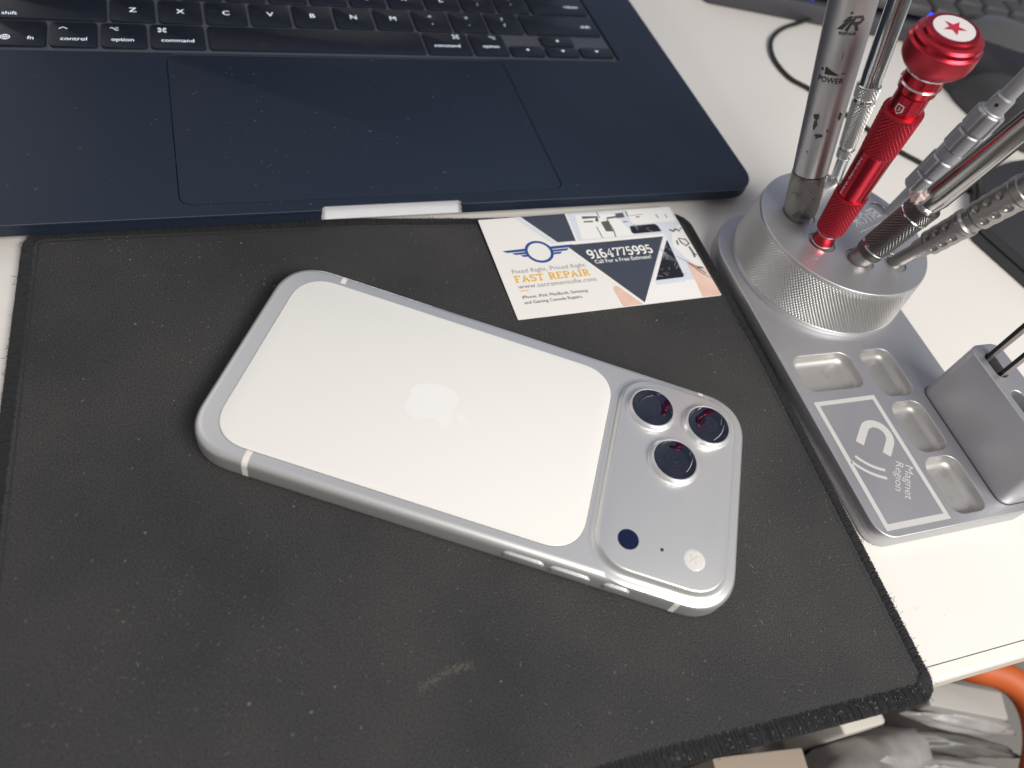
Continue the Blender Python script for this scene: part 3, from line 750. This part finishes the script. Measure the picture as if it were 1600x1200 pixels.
# side block
blk = rpoly([(171.0, -55.8), (185.2, -55.8), (185.2, -5.4), (171.0, -5.4)], 4.2, 8)
bh = [rrect(174.6, 179.4, -19.8, -9.6, 2.2, 6), rrect(173.8, 178.9, -36.5, -25.6, 2.4, 6)]
mk('side_block', curve_plate(blk, bh, 4.9, 31.0, .45), M['holder'], TH, angle=40)
mk('block_seam', ribbon(offset(blk, .16), .3, 5.05, True), M['gap'], TH, smooth=False)
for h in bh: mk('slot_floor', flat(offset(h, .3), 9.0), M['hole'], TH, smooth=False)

# ------------------------------------------------------------------ pens
def axis_matrix(base, d):
    d = Vector(d).normalized(); b = Vector((base[0], base[1], 27.5))
    n = CAM - b; n -= d * n.dot(d); n.normalize(); r = d.cross(n)      # r points right in the picture, n towards the viewer
    m = Matrix((r, n, d)).transposed().to_4x4(); m.translation = b
    return m
def pen(name, base, d, **k):
    o = empty(name, (0, 0, 0), **k)
    m = axis_matrix(base, d); m.translation = m.translation * S
    o.matrix_world = m
    return o
# in pen space: +x right, +y towards the viewer, +z up the pen
def wrap(vf, t, r, phi=0, z=.16):
    out = []
    for x, y, _ in vf[0]:
        a = x / r + phi
        out.append(((r + z) * math.sin(a), (r + z) * math.cos(a), t + y))
    return out, vf[1]

import mathutils
def unproj_dir(b, e):
    def ray(px):
        v = Vector(((px[0] - 800) / 1157.456, (px[1] - 600) / 1157.456, 1))
        Rm = Matrix(rows).transposed(); return (Rm @ v).normalized()
    n = ray(b).cross(ray(e)).normalized(); zv = Vector((0, 0, 1)); d = zv - n * zv.dot(n)
    return d.normalized()
def toward(base, d, deg):
    b = Vector((base[0], base[1], 27.5)); n = CAM - b; n -= d * n.dot(d); n.normalize()
    return (d * math.cos(R(deg)) + n * math.sin(R(deg))).normalized()
DL = Vector(unproj_dir((1249, 335), (1333, 0))); DR = unproj_dir((1284, 378), (1488.6, 47.5)); DD = unproj_dir((1343, 405), (1600, 198))
DR = toward(pens['red'][0], DR, 9)
DT = unproj_dir((1398, 410), (1600, 298)); DH = unproj_dir((1397, 336), (1585, 148)); DS = unproj_dir((1304, 280), (1403, 0))

# -- steel blade handle
P1 = pen('steel_handle', pens['laser'][0], DL, label='thick scratched steel pen handle with black printing, at the left of the stand', cat='pen tool')
mk('body', lathe([(19.6, 6.1), (20.0, 6.4), (44.1, 6.8), (80.5, 7.6), (118, 8.1), (119, 7.6), (119.3, .1)], 64), M['steel'], P1)
t1 = [(0, 5.9), (2.6, 6.3), (5.6, 6.62), (19.8, 6.55)]
mk('grip', knurl(t1, 1.6, 19.6, 1.3, .55, .6, 4), M['steel_knurl'], P1, smooth=False)
mk('collar', lathe([(-9, 4.4), (-.8, 4.6), (-.2, 4.9), (.8, 5.0), (1.4, 5.4), (1.8, 5.6)], 48), M['steel'], P1)
rr = 7.1
iR = join(solid([(-2.9, -1.7), (-1.5, -1.7), (.4, 1.1), (-.6, 1.1)]), solid([(-2.0, .1), (-.5, .6), (.5, 1.7), (-.6, 1.7)]), flat(circ(-.2, 2.5, .35, 10), 0),
          ribbon([(-.6, -1.9), (.9, 1.5), (2.4, 1.5), (2.9, .7), (2.2, 0), (.6, 0)], .8, .0), ribbon([(1.3, 0), (2.0, -1.9)], .8, 0))
mk('printed_mark', wrap(xf(iR, Matrix.Scale(1.25, 4)), 76.3, 7.5, .12), M['ink_pen'], P1, smooth=False)
mk('printed_mark', wrap(text('REPAIR', 0, 5.4, 0, .9, 0, .02, center=True), 72.6, 7.45, .12), M['ink_pen'], P1, smooth=False)
mk('printed_mark', wrap(xf(join(text('POWER', 0, 5.6, 0, 1.2, 0, .012, center=True), solid([(-1.6, 1.8), (1.6, 1.8), (-1.6, 3.5)]), ribbon([(-2.7, 2.7), (-1.9, 2.7)], .2, 0), ribbon([(-2.3, 3.1), (-2.3, 2.3)], .2, 0), ribbon([(2.0, 2.3), (2.8, 2.3)], .2, 0)), Matrix.Scale(1.5, 4)), 56.6, 7.15, -.12), M['ink_pen'], P1, smooth=False)
blot = ([], [])
rb = random.Random(5)
for (a, t, w, h) in ((-.36, 44.0, .7, .9), (-.33, 41.2, .55, 1.4), (.0, 37.4, 1.3, .5), (.34, 39.4, .3, .4), (.85, 44.4, .5, 1.3), (-.42, 30.4, .22, .3), (-.1, 36.6, .4, .3), (.15, 66, .07, .9)):
    w *= 1.35; h *= 1.25; ring = [(w * (1 + rb.uniform(-.45, .35)) * math.cos(2 * math.pi * k / 11), h * (1 + rb.uniform(-.45, .35)) * math.sin(2 * math.pi * k / 11), 0) for k in range(11)]
    blot = join(blot, wrap((ring, [tuple(range(11))]), t, interp([(20, 6.42), (44.1, 6.82), (80.5, 7.6)], t), a))
mk('worn_patch', blot, M['wear'], P1, smooth=False)

# -- red precision driver
P2 = pen('red_screwdriver', pens['red'][0], DR, label='red anodised precision screwdriver with a white star disc on its cap', cat='screwdriver')
mk('shank', lathe([(-11.93, 3.14), (-0.42, 3.43), (0.59, 4.21), (1.4, 4.36), (2.25, 4.12), (3.61, 3.77), (5.86, 3.82), (7.19, 4.51), (8.29, 5.1)], 48), M['red'], P2)
mk('bright_ring', lathe([(0.69, 4.27), (1.09, 4.47), (1.5, 4.33)], 48, False, False), M['bare_ring'], P2)
mk('bright_ring', lathe([(5.52, 3.78), (5.97, 4.0), (6.42, 3.92)], 48, False, False), M['bare_ring'], P2)
mk('lower_grip', knurl([(7.85, 5.39), (25.9, 5.93)], 7.85, 26.01, 1.3, .40, .6, 4), M['red_matte'], P2, smooth=False)
mk('waist', lathe([(25.35, 5.19), (26.67, 5.24), (35.3, 5.49), (41.86, 5.63), (45.72, 5.78)], 56), M['red'], P2)
mk('upper_grip', knurl([(44.65, 5.83), (61.91, 6.62)], 44.87, 61.91, 1.35, .38, .7, 4), M['red_matte'], P2, smooth=False)
mk('neck', lathe([(61.48, 5.19), (68.39, 5.11), (68.6, 4.77), (69.11, 4.77), (69.32, 5.83), (71.28, 6.02), (71.58, 6.16), (72.31, 6.16), (72.51, 5.92), (76.02, 5.92)], 56), M['red'], P2)
mk('bright_ring', lathe([(71.48, 6.06), (71.89, 6.42), (72.41, 6.06)], 56, False, False), M['bare_ring'], P2)
mk('bright_ring', lathe([(75.4, 6.02), (75.92, 6.68), (76.54, 6.88), (76.85, 6.49)], 56, False, False), M['bare_ring'], P2)
cap = mk('cap', lathe([(76.02, 5.92), (76.75, 7.07), (78.2, 8.88), (79.76, 10.03), (81.62, 10.5), (85.3, 10.5), (85.6, 10.22), (86.0, 9.84), (87.12, 9.74), (87.75, 9.17), (88.06, 8.02), (88.9, 7.83), (89.3, 7.26), (89.4, 0.1)], 72), M['red_matte'], P2, angle=25)
mk('cap_chamfer', lathe([(85.2, 10.53), (85.55, 10.29), (85.95, 9.89), (87.12, 9.78), (87.69, 9.24), (88.01, 8.12), (88.9, 7.87), (89.32, 7.28), (89.44, 6.11)], 72, False, False), M['red'], P2, angle=25)
mk('cap_disc', lathe([(89.3, 6.02), (89.52, 5.97), (89.54, 0.05)], 48), M['cap_white'], P2)
star = [((3.5 if k % 2 == 0 else 1.4) * math.sin(math.pi * k / 5 + .1), (3.5 if k % 2 == 0 else 1.4) * math.cos(math.pi * k / 5 + .1) , 89.66) for k in range(10)]
star = [(-a, -b, c) if False else (a, -b, c) for a, b, c in star]
mk('star', (star, [tuple(range(10))[::-1]]), M['star'], P2, smooth=False)
sh = join(ribbon([(-1.0, 1.4), (1.0, 1.4), (1.1, -.4), (0, -1.5), (-1.1, -.4)], .42, 0, True), ribbon([(-.3, .6), (.4, .2), (-.2, -.5)], .3, 0))
mk('shield_mark', wrap(sh, 64.4, 5.25, -.25), M['etch_soft'], P2, smooth=False)
tx = ([], [])
rb = random.Random(9)
for i in range(34):
    t = 27.4 + i * .48
    if i in (12, 13, 22): continue
    tx = join(tx, wrap(ribbon([(-.45 + rb.uniform(-.1, .3), rb.uniform(-.1, .1)), (.35 + rb.uniform(-.3, .3), rb.uniform(-.2, .2))], .2, 0), t, 5.68, -.62))
mk('engraved_line', tx, M['etch_soft'], P2, smooth=False)

# -- gunmetal knurled pen with glue
P3 = pen('gunmetal_pen', pens['dark'][0], DD, label='shiny gunmetal pen with a dark knurled grip and a blob of dried glue', cat='pen tool')
mk('tip_sleeve', lathe([(-14, 4.3), (4.6, 4.62), (5.0, 4.5)], 48), M['gun_mid'], P3)
mk('grip_ring', knurl([(4.8, 5.2), (8.2, 5.4)], 4.8, 8.2, .85, .3, .3, 4), M['gun'], P3, smooth=False)
mk('edge_ring', lathe([(8.1, 5.35), (8.3, 5.62), (8.7, 5.66), (8.9, 5.5)], 56), M['chrome'], P3)
mk('grip', knurl([(8.8, 5.45), (27, 5.62)], 8.8, 27.0, 1.25, .42, .4, 4), M['gun'], P3, smooth=False)
mk('edge_ring', lathe([(26.9, 5.5), (27.1, 5.78), (27.5, 5.8), (27.7, 5.6)], 56), M['chrome'], P3)
mk('grip_ring', knurl([(27.6, 5.7), (32.4, 5.85)], 27.6, 32.4, .9, .34, .4, 4), M['gun'], P3, smooth=False)
mk('barrel', lathe([(32.2, 5.5), (32.7, 5.3), (33.6, 4.3), (35.0, 4.45), (37, 4.8), (40, 4.72), (60.9, 4.4), (95, 4.2), (150, 4.0), (150.5, .1)], 56), M['barrel'], P3)
gl = []
bm = bmesh.new(); bmesh.ops.create_icosphere(bm, subdivisions=3, radius=1)
gv = []
for v in bm.verts:
    n = noise.noise(v.co * 1.7) * .75 + noise.noise(v.co * 4.1) * .38
    c = v.co * (1 + n)
    gv.append((c.x * 1.9 - 3.4, c.y * 1.2 + 4.2, c.z * 2.9 + 34.6))
gf = [tuple(v.index for v in f.verts) for f in bm.faces]; bm.free()
mk('glue_blob', (gv, gf), M['glue'], P3, angle=80)
bm = bmesh.new(); bmesh.ops.create_icosphere(bm, subdivisions=2, radius=1)
gv = [(v.co.x * .7 - 6.6 , v.co.y * .6 + 2.2, v.co.z * .8 + 32.5) for v in bm.verts] + [(v.co.x * .8 * (1 + .4 * noise.noise(v.co * 2)) + 2.4, v.co.y * .5 + 4.9, v.co.z * .6 + 33.0) for v in bm.verts]
nb = len(bm.verts); gf = [tuple(v.index for v in f.verts) for f in bm.faces]; gf += [tuple(i + nb for i in f) for f in gf]; bm.free()
mk('glue_blob', (gv, gf), M['glue'], P3, angle=80)

# -- dimpled pen
P4 = pen('dimpled_pen', pens['dot'][0], DT, label='dull dark grey pen with rows of round dimples, lowest leaning tool in the stand', cat='pen tool')
mk('stem', lathe([(-14, 2.7), (10.1, 2.85), (10.3, 3.4), (10.8, 3.55), (15.2, 3.75), (15.5, 3.9)], 48), M['gun_mid'], P4)
def dimple_body(t0, t1, r0, r1, rows_t, name):
    nn = 120; ts = lin(t0, t1, int((t1 - t0) / .28)); na = 6; rad = 1.35
    def fn(t, a):
        r = r0 + (r1 - r0) * (t - t0) / (t1 - t0)
        e = min(t - t0, t1 - t)
        if e < .5: r -= (.5 - e) ** 2 * 1.2
        for tt in rows_t:
            if abs(t - tt) < rad:
                u = ((a + .55) / (2 * math.pi) * na) % 1 - .5
                du = u * 2 * math.pi / na * r
                d2 = du * du + (t - tt) ** 2
                if d2 < rad * rad: r -= .95 * math.sqrt(max(0, 1 - d2 / (rad * rad)))
        return r
    mk(name, lathe_fn(ts, nn, fn), M['gun_mid'], P4, angle=50)
dimple_body(15.4, 29.4, 4.75, 5.05, (17.9, 21.9, 26.0), 'barrel_section')
mk('neck', lathe([(29.2, 4.9), (29.4, 5.25), (31.2, 5.25), (31.5, 4.9), (32.0, 4.5), (34.6, 4.6), (35.0, 5.1)], 56), M['gun_mid'], P4, angle=25)
dimple_body(35.0, 50.0, 5.25, 5.55, (38.0, 42.3, 46.8), 'barrel_section')
mk('end_section', lathe([(49.8, 5.3), (50.0, 5.75), (52.4, 5.8), (52.8, 5.3), (55, 5.3), (55.4, 5.8), (100, 6.2), (101, .1)], 56), M['gun_mid'], P4, angle=25)

# -- faceted grey pen
P5 = pen('grooved_pen', (181.5 + 5.0, 69.0 - 3.2), DH, label='satin grey pen cut into block shaped grip segments by dark grooves', cat='pen tool')
mk('stem', lathe([(-14, 2.8), (13.8, 3.0), (14.3, 4.4)], 40), M['hexgrey'], P5)
def seg(t0, t1, r):
    def fn(t, a):
        rr_ = r
        e = min(t - t0, t1 - t)
        if e < .6: rr_ -= (.6 - e) * .9
        u = ((a + .42) / (2 * math.pi) * 6) % 1
        du = min(u, 1 - u) * 2 * math.pi / 6 * r
        if du < .45: rr_ -= .75
        elif du < .75: rr_ -= .75 * (.75 - du) / .3
        return rr_
    return lathe_fn(lin(t0, t1, 36), 168, fn)
for a, b in ((14.3, 22.0), (22.7, 30.6), (35.0, 43.2), (43.9, 52.4)):
    mk('grip_segment', seg(a, b, 5.45), M['hexgrey'], P5, angle=30)
mk('core', lathe([(14.0, 4.4), (30.5, 4.4), (30.8, 4.9), (34.6, 4.9), (35.0, 4.4), (52.6, 4.4), (53.0, 3.9), (53.6, 3.7), (58.4, 3.6), (58.8, 3.4), (59.0, 2.9), (110, 2.7), (110.5, .1)], 48), M['hexgrey'], P5, angle=25)
mk('set_hole', wrap(flat(circ(0, 0, .65, 16), 0), 56.0, 3.66, -.1), M['gap'], P5, smooth=False)

# -- slim chrome pen behind
P6 = pen('chrome_pen', (168.6 + 2.0, 84.0 + 2.6), DS, label='slim polished chrome pen with fine bright knurling, behind the red screwdriver', cat='pen tool')
mk('stem', lathe([(-14, 2.3), (10.2, 2.4), (10.8, 2.9)], 40), M['chrome'], P6)
t6 = [(10.8, 3.2), (41, 4.65)]
for a, b in ((11.0, 15.0), (16.0, 35.2), (36.6, 41.6)):
    mk('grip', knurl(t6, a, b, 1.2, .4, .4, 4), M['chrome_knurl'], P6, smooth=False)
mk('edge_ring', lathe([(14.8, 2.9), (15.1, 3.2), (15.9, 3.25), (16.2, 3.0), (35.0, 3.9), (35.2, 4.1), (36.5, 4.15), (36.8, 4.0)], 48), M['chrome'], P6, angle=25)
mk('barrel', lathe([(41.4, 4.5), (41.8, 4.0), (44, 3.85), (46, 4.05), (71.8, 4.1), (115, 4.2), (116, .1)], 56), M['chrome'], P6)

# ------------------------------------------------------------------ tweezers standing in the slot
TW = empty('tweezers', (177.0, -14.7, 9), label='black and grey tweezers standing in the slot of the side block', cat='tweezers')
def arm(y, lean):
    sec = [(-1.3, -.75), (1.3, -.75), (1.3, .75), (-1.3, .75)]
    rings = []
    for t in lin(0, 112, 12):
        k = 1 + t / 140
        yy = y + lean * t * (1 - t / 112) * .04
        yy = y * (1 - max(0, t - 70) / 42 * .85)
        rings.append([(x * k + t * .012, yy + q * (.8 + t / 200), t) for x, q in sec])
    v, f = loft(rings)
    mi = []
    for i in range(11):
        mi += [1, 0, 0, 0]  # one long face grey, the other three black
    mi += [0, 0]
    return v, f, mi
mk('arm', arm(3.9, 1), [M['tw_black'], M['tw_grey']], TW, smooth=False)
mk('arm', arm(-3.7, -1), [M['tw_black'], M['tw_grey']], TW, smooth=False)

# ------------------------------------------------------------------ background : keyboard, mouse, dark case, cable
KB = empty('keyboard', (209, 284, -3), (0, 0, R(-12.9)), label='dark grey keyboard with blue backlit keys at the back of the desk', cat='keyboard')
mk('case', slab(rrect(0, 430, 0, 140, 6, 6), .5, 12, 1.5), M['kb_body'], KB)
mk('key_plate', slab(rrect(8, 422, 5, 132, 3, 4), 11.8, 12.6, .2), M['kb_under'], KB)
led = ([], [])
for r_ in range(4):
    for c_ in range(20):
        x = 9 + c_ * 20.4 + (0, 6, 3, 9)[r_]; y = 6 + r_ * 19.6
        if x + 19 > 424 or (r_ > 1 and c_ < 4): continue
        w = 18.4
        mk('key', prof(rrect(x, x + w, y, y + 18.2, 2, 4), [(0, 15.4), (0, 17.5), (-.6, 20), (-1.4, 21.2), (-2.0, 21.4)]), M['kb_key'], KB)
        led = join(led, slab(rrect(x + w + .2, x + w + 1.8, y - .3, y + 3, .2, 2), 12.6, 17.6, 0))
mk('backlight', led, M['blue_led'], KB, smooth=False)

MS = empty('computer_mouse', (385, 196, -3), (0, 0, R(20)), label='black and grey computer mouse in front of the backlit keyboard', cat='computer mouse')
def mouse_shell(sx, sy, sz, z0=0, n=40, cut=0):
    rings = []
    for i in range(14):
        a = R(90) * i / 13
        k = math.cos(a) ** .55 if i < 13 else 0.02
        h = z0 + sz * math.sin(a) ** .9
        ring = []
        for j in range(n):
            t = 2 * math.pi * j / n; c, s_ = math.cos(t), math.sin(t)
            x = sx * math.copysign(abs(c) ** .8, c) * k * (1 - .12 * s_); y = sy * math.copysign(abs(s_) ** .85, s_) * k
            ring.append((x - 6 * math.sin(a), y - 8 * math.sin(a), h))
        rings.append(ring)
    return loft(rings)
mk('shell', mouse_shell(40, 60, 32), M['mouse'], MS, angle=60)
mk('palm_rest', xf(mouse_shell(34, 34, 30, 4), Matrix.Translation((6, 24, 0))), M['mouse_grey'], MS, angle=60)
mk('thumb_panel', xf(mouse_shell(22, 36, 25, 1), Matrix.Translation((-26, -14, 0))), M['mouse_mid'], MS, angle=60)
mk('scroll_wheel', xf(lathe([(-3, 10), (-2, 11), (2, 11), (3, 10)], 24), Matrix.Translation((-4, 40, 20)) @ Matrix.Rotation(R(90), 4, 'Y')), M['mouse_mid'], MS)

BX = empty('dark_case', (0, 0, -3), label='flat dark grey plastic case lying at the right edge of the desk', cat='case')
bo = rpoly([(278, 36), (360, 50), (350, 128), (322, 124), (296, 116), (267, 77)], [3, 3, 10, 6, 12, 4], 6)
mk('lower_shell', slab(bo, .2, 5.0, .5), M['black_box'], BX)
mk('upper_shell', slab(offset(bo, -.5), 5.4, 10.5, 1.0), M['black_box'], BX)

cp = [(288, 272, 2), (272, 266.5, -.9), (258, 261, -1.6), (247.5, 254, -1.7), (238.5, 245, -1.7), (232, 233, -1.7), (229.3, 220, -1.7), (231, 206, -1.7), (238.5, 196.5, -1.7), (246, 181, -1.7), (255, 165.5, -1.7), (265.2, 144.5, -1.7), (275, 132.6, -1.7), (285, 119, -1.7), (292.6, 110, -1.7), (300, 101, -1.7), (310, 92, -1.7)]
mk('cable', tube(smooth_path(cp, 6), 1.25, 10), M['cable'], label='thin black cable curling across the white desk behind the tools', cat='cable')

# ------------------------------------------------------------------ clutter below the desk edge
mk('lower_shelf', slab(rrect(60, 420, -240, -40, 4, 4), -215, -205, 1), M['floor'], kind='structure')
hp = [(250, -62, -175), (262, -78, -162), (276, -90, -154), (288, -97, -151), (296, -105, -151), (299, -115, -152), (297, -126, -154), (291, -138, -158), (280, -152, -166), (262, -166, -180)]
mk('orange_hose', tube(smooth_path(hp, 6), 8.0, 16), M['orange'], label='thick orange hose looping over the clutter below the desk edge', cat='hose')
def crumple(cx, cy, cz, sx, sy, sz, seed, f1=.9, a=.4):
    bm = bmesh.new(); bmesh.ops.create_icosphere(bm, subdivisions=4, radius=1)
    V = []
    off = Vector((seed * 3.1, seed * 1.7, seed))
    for v in bm.verts:
        n = noise.noise(v.co * f1 + off) * a + abs(noise.noise(v.co * 2.4 + off)) * .16 + abs(noise.noise(v.co * 5 + off)) * .05
        c = v.co * (1 + n); V.append((cx + c.x * sx, cy + c.y * sy, cz + c.z * sz))
    F = [tuple(v.index for v in f.verts) for f in bm.faces]; bm.free()
    return V, F
WB = mk('pale_box', xf(slab(rrect(-22, 22, -7, 7, 1.5, 4), -8, 8, 1), Matrix.Translation((258, -104, -156)) @ Matrix.Rotation(R(-22), 4, 'Z')), M['pale_box'], label='pale plastic box just below the desk edge, inside the orange hose loop', cat='box')
for (cx, cy, cz, ln, mt, lb) in ((259, -113, -160, 29, 'grey_bag', 'folded grey film packet right behind the pale box below the desk'), (255, -122, -168, 31, 'fin', 'dark grey folded film packet in the middle of the pile below the desk'), (250, -133, -168, 34, 'grey_bag', 'folded grey film packet farthest from the desk edge, inside the orange hose loop')):
    mk('film_packet', xf(crumple(0, 0, 0, ln, 5.0, 6, cx, 1.6, .3), Matrix.Translation((cx, cy, cz)) @ Matrix.Rotation(R(-21), 4, 'Z')), M[mt], label=lb, cat='packet', group='film packets below the desk')
mk('plastic_bag', crumple(206, -124, -190, 34, 24, 40, 2), M['grey_bag'], label='larger crumpled grey plastic bag just right of the cream box below the mat', cat='plastic bag')
mk('plastic_bag', crumple(240, -152, -182, 30, 17, 18, 5, .8, .25), M['grey_bag'], label='small crumpled grey bag at the bottom of the pile below the desk', cat='plastic bag')
mk('cream_box', xf(slab(rrect(-14, 12, -7, 7, 2, 4), -170, 10, 1.5), Matrix.Translation((196, -97, -160))), M['cream'], label='cream plastic box under the desk edge below the mat corner', cat='box')
mk('cardboard_box', xf(slab(rrect(-26, 22, -24, 12, 1, 3), -170, 0, .6), Matrix.Translation((140, -112, -160)) @ Matrix.Rotation(R(-8), 4, 'Z')), M['beige'], label='beige cardboard box just below the stitched front edge of the mat', cat='box')

# ------------------------------------------------------------------ light
w = bpy.data.worlds.new('World'); scene.world = w; w.use_nodes = True
nt = w.node_tree; bg = nt.nodes['Background']
tc = nt.nodes.new('ShaderNodeTexCoord'); sp = nt.nodes.new('ShaderNodeSeparateXYZ'); nt.links.new(tc.outputs['Generated'], sp.inputs[0])
mr = nt.nodes.new('ShaderNodeMapRange'); mr.inputs['From Min'].default_value = -.9; mr.inputs['From Max'].default_value = .9
nt.links.new(sp.outputs['Y'], mr.inputs['Value'])
rp = nt.nodes.new('ShaderNodeValToRGB')
rp.color_ramp.elements[0].color = (.20, .18, .165, 1); rp.color_ramp.elements[1].color = (.235, .265, .36, 1)
e = rp.color_ramp.elements.new(.5); e.color = (.27, .27, .30, 1)
nt.links.new(mr.outputs['Result'], rp.inputs['Fac'])
ns = nt.nodes.new('ShaderNodeTexNoise'); ns.inputs['Scale'].default_value = 2.2; ns.inputs['Detail'].default_value = 2; nt.links.new(tc.outputs['Generated'], ns.inputs['Vector'])
m2 = nt.nodes.new('ShaderNodeMapRange'); m2.inputs['From Min'].default_value = .35; m2.inputs['From Max'].default_value = .65; m2.inputs['To Min'].default_value = .55; m2.inputs['To Max'].default_value = 1.35
nt.links.new(ns.outputs['Fac'], m2.inputs['Value'])
mx = nt.nodes.new('ShaderNodeMix'); mx.data_type = 'RGBA'; mx.blend_type = 'MULTIPLY'; mx.inputs['Factor'].default_value = 1
nt.links.new(rp.outputs['Color'], mx.inputs['A']); nt.links.new(m2.outputs['Result'], mx.inputs['B'])
dp = nt.nodes.new('ShaderNodeVectorMath'); dp.operation = 'DOT_PRODUCT'; dp.inputs[1].default_value = Vector((-.50, .66, .56)).normalized()
nm = nt.nodes.new('ShaderNodeVectorMath'); nm.operation = 'NORMALIZE'; nt.links.new(tc.outputs['Generated'], nm.inputs[0]); nt.links.new(nm.outputs['Vector'], dp.inputs[0])
wr = nt.nodes.new('ShaderNodeMapRange'); wr.interpolation_type = 'SMOOTHSTEP'; wr.inputs['From Min'].default_value = .80; wr.inputs['From Max'].default_value = .985
nt.links.new(dp.outputs['Value'], wr.inputs['Value'])
wm = nt.nodes.new('ShaderNodeMix'); wm.data_type = 'RGBA'; wm.inputs['B'].default_value = (.85, .80, .75, 1)      # warm bright patch added to the world for a sheen on the palm rest
nt.links.new(wr.outputs['Result'], wm.inputs['Factor']); nt.links.new(mx.outputs['Result'], wm.inputs['A']); mx = wm
nt.links.new(mx.outputs['Result'], bg.inputs['Color']); bg.inputs['Strength'].default_value = 1.0

def area(name, loc, target, size, power, col):
    l = bpy.data.lights.new(name, 'AREA'); l.shape = 'RECTANGLE'; l.size, l.size_y = size; l.energy = power; l.color = col
    o = bpy.data.objects.new(name, l); COL.objects.link(o); o.location = loc
    o.rotation_euler = (Vector(target) - Vector(loc)).to_track_quat('-Z', 'Y').to_euler()
    return o
area('ceiling_lamp', (.30, -.58, .68), (.03, -.02, 0), (.62, .32), 10.6, (1.0, .965, .905))

scene.view_settings.view_transform = 'Standard'; scene.view_settings.look = 'None'
scene.view_settings.exposure = 0; scene.view_settings.gamma = 1
